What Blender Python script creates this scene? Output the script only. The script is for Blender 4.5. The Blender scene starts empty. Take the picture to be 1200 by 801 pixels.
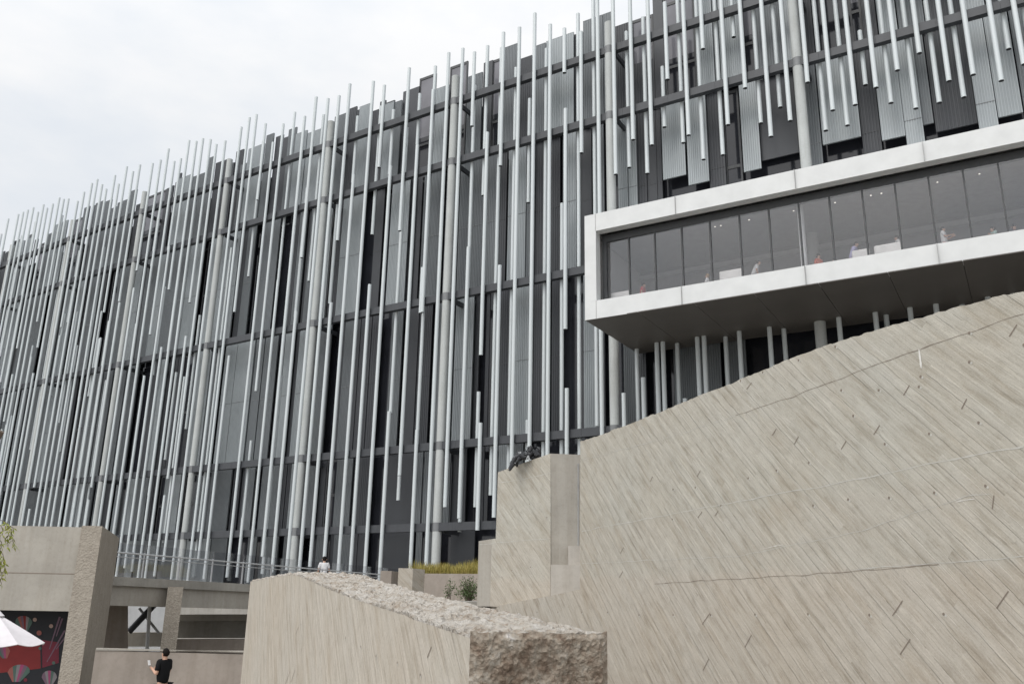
import bpy, bmesh, math, random
from mathutils import Vector, Matrix, noise
random.seed(7)
R_ = math.radians
scn = bpy.context.scene
COL = scn.collection
# ------------------------------------------------------------------ survey: camera and facade line
FOC, PITCH, ROLL = 1022.9055769, 0.286516776, 0.018744358
EYE = 2.97                       # eye height above the lower court (z = 0)
AZ, DIST, CUR = -1.03579462, 42.0, 0.047351255
cp, sp, cr, sr = math.cos(PITCH), math.sin(PITCH), math.cos(ROLL), math.sin(ROLL)
UF = Vector((math.sin(AZ), math.cos(AZ), 0)); NF = Vector((-UF.y, UF.x, 0))
if NF.y < 0: NF = -NF

def ray(px, py):
    x, y = px - 600.0, 400.5 - py
    x, y = cr*x - sr*y, sr*x + cr*y
    return Vector((x, FOC*cp - y*sp, FOC*sp + y*cp))
def at(px, py, R):
    d = ray(px, py); k = R / math.hypot(d.x, d.y)
    return Vector((d.x*k, d.y*k, d.z*k + EYE))
def fac(px, py, o=0.0):
    "photo point -> (s, z) on the facade sheet, o metres in front of the beam line"
    d = ray(px, py); dn, du = d.dot(NF), d.dot(UF); t = DIST/dn
    for _ in range(25): t = (DIST - o + CUR*(t*du)**2/100)/dn
    return t*du, t*d.z + EYE
def FP(s, o, z):
    "facade coordinates -> world"
    return UF*s + NF*(DIST + CUR*s*s/100 - o) + Vector((0, 0, z))
def ftan(s):
    t = UF + NF*(2*CUR*s/100); return t.normalized()
class Plane:
    "vertical plane through p with horizontal direction az (degrees) pointing away; local x = toward the viewer's right"
    def __init__(self, p, az):
        a = R_(az); self.o = Vector((p.x, p.y, 0)); self.u = Vector((-math.sin(a), -math.cos(a), 0))
        self.n = Vector((self.u.y, -self.u.x, 0))
        if self.n.dot(self.o) > 0: self.n = -self.n         # faces the camera
    def hit(self, px, py):
        d = ray(px, py); k = self.o.dot(self.n)/d.dot(self.n); P = d*k
        return (P - self.o).dot(self.u), P.z + EYE
    def matrix(self):
        y = -self.n; m = Matrix((self.u, y, Vector((0,0,1)))).transposed().to_4x4(); m.translation = self.o; return m

# ------------------------------------------------------------------ node helpers
def mat(name):
    m = bpy.data.materials.new(name); m.use_nodes = True
    nt = m.node_tree; b = nt.nodes['Principled BSDF']; return m, nt, b
def N(nt, t, **kw):
    n = nt.nodes.new(t)
    for k, v in kw.items():
        if k in ('operation','noise_dimensions','blend_type','data_type','feature','wave_type','bands_direction','interpolation_type','vector_type','distance'): setattr(n, k, v)
        else: n.inputs[k].default_value = v
    return n
def math_(nt, op, a, b=None):
    n = nt.nodes.new('ShaderNodeMath'); n.operation = op
    for i, v in enumerate((a, b)):
        if v is None: continue
        if hasattr(v, 'default_value') or hasattr(v, 'links'): nt.links.new(v, n.inputs[i])
        else: n.inputs[i].default_value = v
    return n.outputs[0]
def ramp(nt, fac_, stops):
    r = nt.nodes.new('ShaderNodeValToRGB'); el = r.color_ramp.elements
    while len(el) < len(stops): el.new(.5)
    for e, (p, c) in zip(el, stops):
        e.position = p; e.color = (*c, 1) if len(c) == 3 else c
    nt.links.new(fac_, r.inputs[0]); return r.outputs[0]
def mixc(nt, f, a, b, mode='MIX'):
    n = nt.nodes.new('ShaderNodeMix'); n.data_type = 'RGBA'; n.blend_type = mode
    for i, v in ((0, f), (6, a), (7, b)):
        if hasattr(v, 'links'): nt.links.new(v, n.inputs[i])
        else: n.inputs[i].default_value = (*v, 1) if isinstance(v, tuple) and len(v) == 3 else v
    return n.outputs[2]
def coords(nt, kind='Object'):
    return nt.nodes.new('ShaderNodeTexCoord').outputs[kind]
def noise_(nt, vec, scale, detail=4, rough=.55):
    n = nt.nodes.new('ShaderNodeTexNoise'); n.inputs['Scale'].default_value = scale
    n.inputs['Detail'].default_value = detail; n.inputs['Roughness'].default_value = rough
    nt.links.new(vec, n.inputs['Vector']); return n.outputs['Fac']
def vmap(nt, vec, scale=(1,1,1), rot=(0,0,0)):
    n = nt.nodes.new('ShaderNodeMapping'); n.inputs['Scale'].default_value = scale; n.inputs['Rotation'].default_value = rot
    nt.links.new(vec, n.inputs['Vector']); return n.outputs[0]
def bump(nt, b, h, strength, dist):
    n = nt.nodes.new('ShaderNodeBump'); n.inputs['Strength'].default_value = strength; n.inputs['Distance'].default_value = dist
    nt.links.new(h, n.inputs['Height']); nt.links.new(n.outputs[0], b.inputs['Normal'])

def plain(name, c, rough=.6, metal=0, var=.08, scale=3.0, spec=.5, streak=None):
    "painted / plain surface with a slight unevenness"
    m, nt, b = mat(name)
    v = coords(nt)
    if streak: v = vmap(nt, v, streak)
    f = noise_(nt, v, scale, 5)
    lo = tuple(x*(1-var) for x in c); hi = tuple(min(1, x*(1+var)) for x in c)
    nt.links.new(ramp(nt, f, [(.3, lo), (.7, hi)]), b.inputs['Base Color'])
    b.inputs['Roughness'].default_value = rough; b.inputs['Metallic'].default_value = metal
    b.inputs['Specular IOR Level'].default_value = spec
    return m

def board_concrete(name, c, w=.125, dark=.80, relief=.016, bleach=0.0):
    "concrete cast against diagonal sawn boards: every board its own tint, height and grain"
    m, nt, b = mat(name); L = nt.links
    v = coords(nt); sep = nt.nodes.new('ShaderNodeSeparateXYZ'); L.new(v, sep.inputs[0])
    X, Z = sep.outputs[0], sep.outputs[2]
    wob = noise_(nt, v, .7, 2)
    t = math_(nt, 'MULTIPLY', math_(nt, 'ADD', X, Z), .7071)
    al = math_(nt, 'MULTIPLY', math_(nt, 'SUBTRACT', X, Z), .7071)
    # pours start their boards afresh: shift t a little in every lift
    lift = math_(nt, 'FLOOR', math_(nt, 'DIVIDE', Z, 1.3))
    tw = math_(nt, 'DIVIDE', t, w)
    tw = math_(nt, 'ADD', tw, math_(nt, 'MULTIPLY', math_(nt, 'SUBTRACT', noise_(nt, v, 2.2, 5, .6), .5), .35))
    bid = math_(nt, 'FLOOR', tw); fr = math_(nt, 'FRACT', tw)
    seg = math_(nt, 'FLOOR', math_(nt, 'ADD', math_(nt, 'DIVIDE', al, 3.4), math_(nt, 'MULTIPLY', bid, .37)))
    wn = nt.nodes.new('ShaderNodeTexWhiteNoise'); wn.noise_dimensions = '3D'
    cb = nt.nodes.new('ShaderNodeCombineXYZ'); L.new(bid, cb.inputs[0]); L.new(seg, cb.inputs[1]); L.new(cb.outputs[0], wn.inputs[0])
    rnd = wn.outputs['Value']
    # grain drawn along the board
    g = nt.nodes.new('ShaderNodeCombineXYZ'); L.new(math_(nt,'MULTIPLY',tw,1.7), g.inputs[0]); L.new(math_(nt,'MULTIPLY',al,1.25), g.inputs[1]); L.new(math_(nt,'MULTIPLY',rnd,9.0), g.inputs[2])
    grain = noise_(nt, g.outputs[0], 1.0, 5, .6)
    g2 = nt.nodes.new('ShaderNodeCombineXYZ'); L.new(math_(nt,'MULTIPLY',t,90.0), g2.inputs[0]); L.new(math_(nt,'MULTIPLY',al,3.0), g2.inputs[1])
    fine = noise_(nt, g2.outputs[0], 1.0, 3, .6)
    edge = math_(nt, 'MINIMUM', fr, math_(nt, 'SUBTRACT', 1.0, fr))
    groove = math_(nt, 'SUBTRACT', 1.0, math_(nt, 'MINIMUM', math_(nt, 'DIVIDE', edge, .05), 1.0))
    gm = noise_(nt, vmap(nt, v, (1,1,1)), 2.3, 2)
    groove = math_(nt, 'MULTIPLY', groove, math_(nt, 'GREATER_THAN', math_(nt,'ADD',rnd,gm), .95))
    big = noise_(nt, v, .55, 4)
    blot = noise_(nt, v, 5.0, 6, .65)
    warm = tuple(c[i]*k for i, k in enumerate((1.0, .97, .925))); cool = tuple(c[i]*k for i, k in enumerate((1.0, 1.0, .985)))
    base = mixc(nt, ramp(nt, big, [(.30, (0,0,0)), (.70, (1,1,1))]), cool, warm)
    tint = ramp(nt, rnd, [(0, (.945,.94,.93)), (.5, (.995,)*3), (1, (1.045,)*3)])
    base = mixc(nt, 1.0, base, tint, 'MULTIPLY')
    base = mixc(nt, .85, base, ramp(nt, grain, [(.30, (.72,.70,.665)), (.46, (.97,.965,.955)), (.56, (1.0,1.0,1.0)), (.68, (1.11,1.11,1.10))]), 'MULTIPLY')
    base = mixc(nt, .25, base, ramp(nt, fine, [(.3, (.7,.68,.66)), (.6, (1.05,)*3)]), 'MULTIPLY')
    sand = noise_(nt, v, 46.0, 4, .7)
    base = mixc(nt, .55, base, ramp(nt, sand, [(.30, (.76,.75,.73)), (.5, (1,1,1)), (.72, (1.10,)*3)]), 'MULTIPLY')
    base = mixc(nt, .6, base, ramp(nt, blot, [(.25, (.78,.76,.73)), (.5, (1,1,1)), (.8, (1.08,)*3)]), 'MULTIPLY')
    base = mixc(nt, math_(nt, 'MULTIPLY', groove, .04), base, (c[0]*.45, c[1]*.42, c[2]*.38))
    # broad brownish form-oil streaks, and each pour its own cast
    g3 = nt.nodes.new('ShaderNodeCombineXYZ'); L.new(math_(nt,'MULTIPLY',tw,.62), g3.inputs[0]); L.new(math_(nt,'MULTIPLY',al,.95), g3.inputs[1]); L.new(math_(nt,'MULTIPLY',rnd,.35), g3.inputs[2])
    st = noise_(nt, g3.outputs[0], 1.0, 5, .62)
    patch = noise_(nt, v, .8, 3)
    sf = ramp(nt, math_(nt, 'ADD', math_(nt, 'MULTIPLY', st, .75), math_(nt, 'MULTIPLY', patch, .25)), [(.49, (0,0,0)), (.62, (1,1,1))])
    base = mixc(nt, math_(nt, 'MULTIPLY', sf, .55), base, mixc(nt, 1.0, base, (.82, .775, .72), 'MULTIPLY'))
    zr = nt.nodes.new('ShaderNodeMapRange'); zr.inputs[1].default_value = 0; zr.inputs[2].default_value = 8; L.new(math_(nt, 'ADD', Z, math_(nt, 'MULTIPLY', math_(nt, 'SUBTRACT', noise_(nt, v, 1.7, 3), .5), .35)), zr.inputs[0])
    base = mixc(nt, 1.0, base, ramp(nt, zr.outputs[0], [(0, (1.02,.99,.965)), (.42, (1.02,.99,.965)), (.435, (1.0,.995,.98)), (.53, (1.0,.995,.98)), (.55, (.995,1.005,.995)), (1, (1.005,1.01,1.0))]), 'MULTIPLY')
    L.new(base, b.inputs['Base Color'])
    h = math_(nt, 'ADD', math_(nt, 'MULTIPLY', rnd, .50), math_(nt, 'MULTIPLY', grain, 1.0))
    h = math_(nt, 'ADD', h, math_(nt, 'MULTIPLY', math_(nt, 'MULTIPLY', fr, math_(nt, 'SUBTRACT', rnd, .35)), .8))
    h = math_(nt, 'ADD', h, math_(nt, 'MULTIPLY', fine, .14))
    h = math_(nt, 'ADD', h, math_(nt, 'MULTIPLY', blot, .25))
    h = math_(nt, 'ADD', h, math_(nt, 'MULTIPLY', sand, .16))
    h = math_(nt, 'SUBTRACT', h, math_(nt, 'MULTIPLY', groove, .35))
    bump(nt, b, h, .9, relief)
    b.inputs['Roughness'].default_value = .93; b.inputs['Specular IOR Level'].default_value = .2
    return m

def smooth_concrete(name, c, var=.12, panel=None):
    m, nt, b = mat(name); L = nt.links; v = coords(nt)
    a = noise_(nt, v, .8, 4); d = noise_(nt, v, 9.0, 6, .7); s = noise_(nt, vmap(nt, v, (5, 5, .35)), 1.0, 4)
    base = mixc(nt, ramp(nt, a, [(.35, (0,0,0)), (.65, (1,1,1))]), tuple(x*(1-var) for x in c), tuple(x*(1+var*.6) for x in c))
    base = mixc(nt, .6, base, ramp(nt, d, [(.25, (.80,.79,.77)), (.5, (1,1,1)), (.8, (1.06,)*3)]), 'MULTIPLY')
    base = mixc(nt, .5, base, ramp(nt, s, [(.3, (.80,.78,.75)), (.55, (1,1,1))]), 'MULTIPLY')
    L.new(base, b.inputs['Base Color'])
    bump(nt, b, math_(nt, 'ADD', d, math_(nt,'MULTIPLY',a,.6)), .5, .01)
    b.inputs['Roughness'].default_value = .9; b.inputs['Specular IOR Level'].default_value = .2
    return m
def split_stone(name, stops, scale=5.0, relief=.06):
    m, nt, b = mat(name); L = nt.links; v = coords(nt)
    a = noise_(nt, v, scale, 8, .68); a2 = noise_(nt, v, scale*.28, 4, .6)
    vo = nt.nodes.new('ShaderNodeTexVoronoi'); vo.inputs['Scale'].default_value = scale*2.2; L.new(v, vo.inputs['Vector'])
    f = math_(nt, 'ADD', math_(nt, 'MULTIPLY', a, .6), math_(nt, 'MULTIPLY', a2, .4))
    base = ramp(nt, f, stops)
    base = mixc(nt, .35, base, ramp(nt, vo.outputs['Distance'], [(0, (.75,)*3), (.5, (1.08,)*3)]), 'MULTIPLY')
    L.new(base, b.inputs['Base Color'])
    bump(nt, b, math_(nt,'ADD',a,math_(nt,'MULTIPLY',vo.outputs['Distance'],.5)), .9, relief)
    b.inputs['Roughness'].default_value = .95; b.inputs['Specular IOR Level'].default_value = .15
    return m

M = {}
BC = (.438, .420, .386)
M['board'] = board_concrete('board_marked_concrete', BC)
M['board_pale'] = board_concrete('board_marked_concrete_pale', tuple(x*1.03 for x in BC), w=.11)
M['conc'] = smooth_concrete('smooth_concrete', (.37, .345, .305))
M['conc_pale'] = smooth_concrete('pale_concrete', (.45, .42, .38), .1)
M['conc_grey'] = smooth_concrete('grey_concrete', (.30, .285, .255), .2)
M['conc_warm'] = smooth_concrete('warm_concrete', (.31, .27, .235), .16)
M['fin'] = split_stone('hammered_concrete', [(.25, (.22,.19,.16)), (.5, (.32,.285,.24)), (.75, (.39,.35,.30))], 9.0, .03)
M['split_top'] = split_stone('split_concrete_top', [(.32, (.13,.10,.075)), (.40, (.30,.25,.20)), (.50, (.41,.375,.33)), (.66, (.52,.495,.46))], 11.0, .07)
M['split_end'] = split_stone('brown_split_stone', [(.32, (.07,.05,.04)), (.42, (.20,.15,.112)), (.52, (.31,.262,.21)), (.60, (.39,.35,.30)), (.68, (.58,.55,.52))], 12.0, .07)
M['joint'] = plain('dark_joint_and_hole_shade', (.20, .165, .135), .95)  # dark casting joints, and painted shade for tie holes and slots
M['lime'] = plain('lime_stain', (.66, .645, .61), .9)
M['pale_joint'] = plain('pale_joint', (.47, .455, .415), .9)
M['tube'] = plain('satin_white_tube', (.535, .572, .582), .45, .05, .05, 1.2, streak=(1,1,.15))
M['column'] = smooth_concrete('column_paint', (.45, .468, .462), .05)
M['collar'] = plain('collar_steel', (.17, .175, .18), .5)
M['beam'] = plain('charcoal_beam', (.043, .046, .052), .5, 0, .10)
M['pan_l'] = plain('galvanised_light', (.285, .308, .318), .45, .35, .07, .8, streak=(1,1,.3))
M['pan_m'] = plain('galvanised_mid', (.145, .157, .165), .5, .3, .08, .8, streak=(1,1,.3))
M['pan_d'] = plain('charcoal_panel', (.046, .049, .055), .5, .1, .10, .8, streak=(1,1,.3))
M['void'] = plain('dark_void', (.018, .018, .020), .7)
M['white'] = plain('white_metal_cladding', (.60, .608, .605), .5, 0, .05, 1.6)
M['soffit'] = plain('dark_soffit_panel', (.115, .105, .095), .55, .1, .10, .5)
M['frame'] = plain('dark_window_frame', (.05, .052, .055), .5)
M['room'] = plain('room_plaster', (.37, .37, .375), .8)
M['roomwall'] = plain('room_back_wall', (.25, .25, .255), .8)
M['roomfl'] = plain('room_floor', (.42, .40, .38), .5)
M['paving'] = smooth_concrete('paving', (.30, .285, .26), .15)
M['black'] = plain('black_cloth', (.009, .009, .010), .95, spec=.15)
M['whitecloth'] = plain('white_cloth', (.75, .74, .73), .9)
M['red'] = plain('red_cloth', (.55, .05, .06), .9)
M['orange'] = plain('orange_cloth', (.62, .10, .04), .9)
M['lilac'] = plain('lilac_cloth', (.50, .47, .72), .9)
M['greycloth'] = plain('grey_cloth', (.30, .30, .33), .9)
M['teal'] = plain('pale_green_cloth', (.40, .55, .50), .9)
M['navy'] = plain('navy_cloth', (.03, .035, .06), .9)
M['skin'] = plain('skin', (.52, .31, .22), .55)
M['hair'] = plain('dark_hair', (.009, .007, .006), .85, spec=.15)
M['fairhair'] = plain('light_brown_hair', (.34, .22, .10), .6)
M['seam'] = plain('cladding_seam', (.36, .36, .355), .6)
M['steel'] = plain('brushed_steel', (.55, .56, .57), .35, .6)
M['dsteel'] = plain('dark_steel', (.035, .036, .04), .55, .2)
M['greysteel'] = plain('grey_painted_steel', (.30, .305, .31), .5)
M['leather'] = plain('white_leather', (.84, .82, .78), .55)
M['canvas'] = plain('parasol_canvas', (.60, .57, .585), .9)
M['render'] = plain('bright_view_white', (.62, .62, .62), .8)  # white of the added panel below the footbridge
M['wood'] = plain('parasol_pole_wood', (.30, .20, .12), .6)
M['bark'] = plain('bark', (.12, .09, .07), .95, var=.3, scale=9)
def leafmat(name, c, c2):
    m, nt, b = mat(name); oi = nt.nodes.new('ShaderNodeNewGeometry')
    nt.links.new(ramp(nt, oi.outputs['Random Per Island'], [(0, c), (1, c2)]), b.inputs['Base Color'])
    b.inputs['Roughness'].default_value = .6; b.inputs['Specular IOR Level'].default_value = .3
    return m
M['grass'] = leafmat('dry_yellow_grass', (.33, .25, .07), (.26, .24, .06))
M['shrub'] = leafmat('shrub_leaf', (.045, .075, .025), (.10, .14, .05))
M['willow'] = leafmat('willow_leaf', (.20, .24, .04), (.34, .34, .07))
def glass(name, tint=.8, refl=1.0, base=.045):
    m, nt, b = mat(name); L = nt.links; nt.nodes.remove(b)
    tr = nt.nodes.new('ShaderNodeBsdfTransparent'); tr.inputs[0].default_value = (tint, tint, tint*1.01, 1)
    gl = nt.nodes.new('ShaderNodeBsdfGlossy'); gl.inputs['Roughness'].default_value = .02; gl.inputs[0].default_value = (refl, refl, refl, 1)
    fr = nt.nodes.new('ShaderNodeLayerWeight'); fr.inputs[0].default_value = .5
    mx = nt.nodes.new('ShaderNodeMixShader')
    f = math_(nt, 'ADD', base, math_(nt, 'MULTIPLY', math_(nt, 'POWER', fr.outputs['Facing'], 5.0), .95))
    L.new(f, mx.inputs[0]); L.new(tr.outputs[0], mx.inputs[1]); L.new(gl.outputs[0], mx.inputs[2])
    L.new(mx.outputs[0], nt.nodes['Material Output'].inputs[0]); return m
M['glass'] = glass('gallery_glass', .88, base=.058)
M['railglass'] = glass('railing_glass', .93, base=.09)
def darkglass(name, c):
    m, nt, b = mat(name); v = coords(nt)
    nt.links.new(ramp(nt, noise_(nt, v, .5, 2), [(.3, tuple(x*.8 for x in c)), (.7, tuple(x*1.2 for x in c))]), b.inputs['Base Color'])
    b.inputs['Roughness'].default_value = .08; b.inputs['Specular IOR Level'].default_value = .5; return m
M['dglass'] = darkglass('facade_dark_glass', (.020, .021, .026))
M['lglass'] = darkglass('parapet_lilac_glass', (.155, .153, .17))
def emis(name, c, s):
    m, nt, b = mat(name); b.inputs['Emission Color'].default_value = (*c, 1); b.inputs['Emission Strength'].default_value = s; return m
M['lamp'] = emis('downlight_lamp', (1, .92, .8), 1.5)

# ------------------------------------------------------------------ mesh helpers
class MB:
    def __init__(self): self.v = []; self.f = []; self.m = []; self.sm = []
    def add(self, vs, fs, mi=0, smooth=False):
        k = len(self.v); self.v += [Vector(p) for p in vs]
        for f in fs: self.f.append([i+k for i in f]); self.m.append(mi); self.sm.append(smooth)
    def hexa(self, p, mi=0):
        "p: 8 points, 0-3 bottom ring, 4-7 top ring"
        self.add(p, [(3,2,1,0),(4,5,6,7),(0,1,5,4),(1,2,6,5),(2,3,7,6),(3,0,4,7)], mi)
    def box(self, x0, x1, y0, y1, z0, z1, mi=0, M4=None):
        p = [(x0,y0,z0),(x1,y0,z0),(x1,y1,z0),(x0,y1,z0),(x0,y0,z1),(x1,y0,z1),(x1,y1,z1),(x0,y1,z1)]
        if M4: p = [M4 @ Vector(q) for q in p]
        self.hexa(p, mi)
    def fbox(self, s0, s1, o0, o1, z0, z1, mi=0):
        "box in facade coordinates"
        self.hexa([FP(s0,o0,z0),FP(s1,o0,z0),FP(s1,o1,z0),FP(s0,o1,z0),FP(s0,o0,z1),FP(s1,o0,z1),FP(s1,o1,z1),FP(s0,o1,z1)], mi)
    def prism(self, outline, y0, y1, mi=0, M4=None, mside=None):
        "outline in local xz, extruded in local y"
        n = len(outline)
        p = [(x,y0,z) for x,z in outline] + [(x,y1,z) for x,z in outline]
        if M4: p = [M4 @ Vector(q) for q in p]
        self.add(p, [tuple(range(n)), tuple(range(2*n-1, n-1, -1))], mi)
        self.add(p, [((i+1)%n, i, n+i, n+(i+1)%n) for i in range(n)], mi if mside is None else mside)
    def tube(self, a, b, r, r2=None, seg=12, mi=0, caps=True, foot=None):
        a, b = Vector(a), Vector(b); r2 = r if r2 is None else r2
        d = (b-a).normalized(); x = d.orthogonal().normalized(); y = d.cross(x)
        ring = lambda c, q: [c + x*math.cos(2*math.pi*i/seg)*q + y*math.sin(2*math.pi*i/seg)*q for i in range(seg)]
        k = len(self.v); self.v += ring(a, r) + ring(b, r2)
        for i in range(seg):
            j = (i+1) % seg; self.f.append([k+i, k+j, k+seg+j, k+seg+i]); self.m.append(mi); self.sm.append(True)
        if caps:
            c = len(self.v); self.v += [p.copy() for p in self.v[k:k+2*seg]]
            self.f.append([c+i for i in reversed(range(seg))]); self.f.append([c+seg+i for i in range(seg)]); self.m += [mi if foot is None else foot, mi]; self.sm += [False, False]
    def path(self, pts, rs, seg=8, mi=0):
        for i in range(len(pts)-1): self.tube(pts[i], pts[i+1], rs[i], rs[i+1], seg, mi)
    def build(self, name, mats, parent=None, base=None, fix=True):
        "link as ONE mesh object; base = world matrix/origin its local coordinates hang from"
        me = bpy.data.meshes.new(name)
        B = base if base is not None else Matrix()
        if isinstance(B, Vector): B = Matrix.Translation(B)
        Bi = B.inverted()
        me.from_pydata([Bi @ p for p in self.v], [], self.f)
        for m in (mats if isinstance(mats, (list, tuple)) else [mats]): me.materials.append(m if not isinstance(m, str) else M[m])
        for p, mi, s in zip(me.polygons, self.m, self.sm): p.material_index = mi; p.use_smooth = s
        if fix:
            bm = bmesh.new(); bm.from_mesh(me); bmesh.ops.recalc_face_normals(bm, faces=bm.faces); bm.to_mesh(me); bm.free()
        me.update()
        o = bpy.data.objects.new(name, me); COL.objects.link(o); o.matrix_world = B
        if parent: o.parent = parent; o.matrix_parent_inverse = parent_world(parent).inverted()
        return o
_W = {}
def parent_world(o):
    m = o.matrix_basis.copy()
    if o.parent: m = parent_world(o.parent) @ o.matrix_parent_inverse @ m
    return m
def empty(name, loc, label=None, cat=None, group=None):
    o = bpy.data.objects.new(name, None); COL.objects.link(o); o.location = loc; o.empty_display_size = .2
    if label: tag(o, label, cat, group)
    return o
def tag(o, label=None, cat=None, group=None, kind=None):
    if label: o['label'] = label
    if cat: o['category'] = cat
    if group: o['group'] = group
    if kind: o['kind'] = kind
    return o

# ------------------------------------------------------------------ camera
cam = bpy.data.cameras.new('camera'); co = bpy.data.objects.new('camera', cam); COL.objects.link(co)
Rv = Vector((cr, -sr*sp, sr*cp)); Uv = Vector((-sr, -cr*sp, cr*cp)); Fv = Vector((0, cp, sp))
mw = Matrix((Rv, Uv, -Fv)).transposed().to_4x4(); mw.translation = Vector((0, 0, EYE)); co.matrix_world = mw
cam.sensor_width = 36; cam.lens = FOC/1200*36; cam.clip_end = 6000; cam.clip_start = .05
scn.camera = co

# ------------------------------------------------------------------ light
SUN_EL, SUN_AZ = 52.0, 218.0          # compass-like: azimuth clockwise from +Y
w = bpy.data.worlds.new('World'); scn.world = w; w.use_nodes = True
nt = w.node_tree; bg = nt.nodes['Background']; L = nt.links
sky = nt.nodes.new('ShaderNodeTexSky'); sky.sky_type = 'NISHITA'; sky.sun_disc = False
sky.sun_elevation = R_(SUN_EL); sky.sun_rotation = R_(SUN_AZ); sky.dust_density = 3
dirv = coords(nt, 'Generated'); sep = nt.nodes.new('ShaderNodeSeparateXYZ'); L.new(dirv, sep.inputs[0])
z = math_(nt, 'MAXIMUM', sep.outputs[2], 0.0)
# overcast dome: brighter towards the zenith, mottled by cloud
lum = math_(nt, 'ADD', 8.1, math_(nt, 'MULTIPLY', math_(nt, 'POWER', z, 4.0), 9.0))
# the cloud is thinnest, so brightest, round the hidden sun behind the viewer
dp = nt.nodes.new('ShaderNodeVectorMath'); dp.operation = 'DOT_PRODUCT'; L.new(dirv, dp.inputs[0])
dp.inputs[1].default_value = (math.sin(R_(SUN_AZ))*math.cos(R_(SUN_EL)), math.cos(R_(SUN_AZ))*math.cos(R_(SUN_EL)), math.sin(R_(SUN_EL)))
glow = math_(nt, 'MULTIPLY', math_(nt, 'POWER', math_(nt, 'MAXIMUM', dp.outputs['Value'], 0.0), 2.5), 9.0)
lum = math_(nt, 'ADD', lum, glow)
flat = vmap(nt, dirv, (1, 1, 2.2))
c1 = noise_(nt, flat, 2.3, 6, .55)
cl = ramp(nt, c1, [(.34, (.84, .895, .965)), (.48, (.945, .975, 1.01)), (.60, (1.06, 1.06, 1.06))])
cm = nt.nodes.new('ShaderNodeMix'); cm.data_type = 'RGBA'; cm.blend_type = 'MULTIPLY'; cm.inputs[0].default_value = 1
cmb = nt.nodes.new('ShaderNodeCombineXYZ'); [L.new(lum, cmb.inputs[i]) for i in range(3)]
L.new(cmb.outputs[0], cm.inputs[6]); L.new(cl, cm.inputs[7])
fin = mixc(nt, .90, sky.outputs[0], cm.outputs[2])
L.new(fin, bg.inputs[0]); bg.inputs[1].default_value = .1
sl = bpy.data.lights.new('sun', 'SUN'); sl.energy = 1.2; sl.angle = R_(25); sl.color = (1, .965, .91)
so = bpy.data.objects.new('sun', sl); COL.objects.link(so)
sd = Vector((math.sin(R_(SUN_AZ))*math.cos(R_(SUN_EL)), math.cos(R_(SUN_AZ))*math.cos(R_(SUN_EL)), math.sin(R_(SUN_EL))))
so.rotation_euler = sd.to_track_quat('Z', 'Y').to_euler(); so.location = sd*80
scn.view_settings.view_transform = 'Standard'; scn.view_settings.look = 'None'
scn.view_settings.exposure = 0.16; scn.view_settings.gamma = 1
try: scn.cycles.use_denoising = True
except Exception: pass
scn.cycles.max_bounces = 6; scn.cycles.transparent_max_bounces = 12

# ------------------------------------------------------------------ ground
mb = MB(); mb.add([(-1500,-1500,0),(1500,-1500,0),(1500,1500,0),(-1500,1500,0)], [(0,1,2,3)])
tag(mb.build('ground', 'paving'), kind='structure')
TZ = 2.90                                   # level of the upper terrace
mb = MB()
wth = math.atan2(*ray(130, 693.1).to_2d()); uu = Vector((math.sin(wth), math.cos(wth), 0)); nn = Vector((uu.y, -uu.x, 0))
tl = lambda t: nn*9.2 + uu*t
pts = [tl(21.6), Vector((-6.2, 25, 0)), Vector((-13.2, 50, 0)), Vector((-26, 57, 0)), Vector((-75, 72, 0)), FP(100, 1.0, 0), FP(62, 1.0, 0), FP(30, 1.0, 0), FP(-22, 1.0, 0), tl(-6), tl(6)]
n = len(pts)
mb.add([(p.x, p.y, 0.004) for p in pts] + [(p.x, p.y, TZ) for p in pts], [tuple(range(n, 2*n))] + [(i, (i+1)%n, n+(i+1)%n, n+i) for i in range(n)])
tag(mb.build('upper_terrace', 'paving'), kind='structure')

# ------------------------------------------------------------------ THE MUSEUM
H = [EYE + h for h in (31.95, 27.45, 18.09, 8.70, 3.955)]
S0, S1 = -24.0, 101.0
bld = empty('museum_building', FP(20, -3, 0), 'long museum building with a facade of hanging white tubes over grey metal panels', 'building')
def srange(s0, s1, step=5.0):
    k = max(1, int(math.ceil((s1-s0)/step))); return [s0 + (s1-s0)*i/k for i in range(k+1)]
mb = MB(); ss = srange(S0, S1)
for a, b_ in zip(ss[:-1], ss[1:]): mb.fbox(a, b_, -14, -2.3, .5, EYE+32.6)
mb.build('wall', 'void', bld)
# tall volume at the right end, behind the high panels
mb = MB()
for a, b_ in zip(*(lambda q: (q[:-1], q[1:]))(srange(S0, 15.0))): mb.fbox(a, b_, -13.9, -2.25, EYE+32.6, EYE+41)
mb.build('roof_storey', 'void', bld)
mb = MB()
for a, b_ in zip(ss[:-1], ss[1:]): mb.fbox(a, b_, -2.29, -2.1, TZ+.02, EYE+32.5)
mb.build('glazing', 'dglass', bld)
# beams
for h in H:
    mb = MB(); s1 = S1; s0 = S0
    for a, b_ in zip(*(lambda q: (q[:-1], q[1:]))(srange(s0, s1, 2.84))): mb.fbox(a+.004, b_-.004, -.17, .17, h-.23, h+.23)
    if h == H[2]:
        mb = MB()
        for a, b_ in zip(*(lambda q: (q[:-1], q[1:]))(srange(17.63, s1, 2.84))): mb.fbox(a+.004, b_-.004, -.17, .17, h-.23, h+.23)
    mb.build('beam', 'beam', bld)
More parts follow.
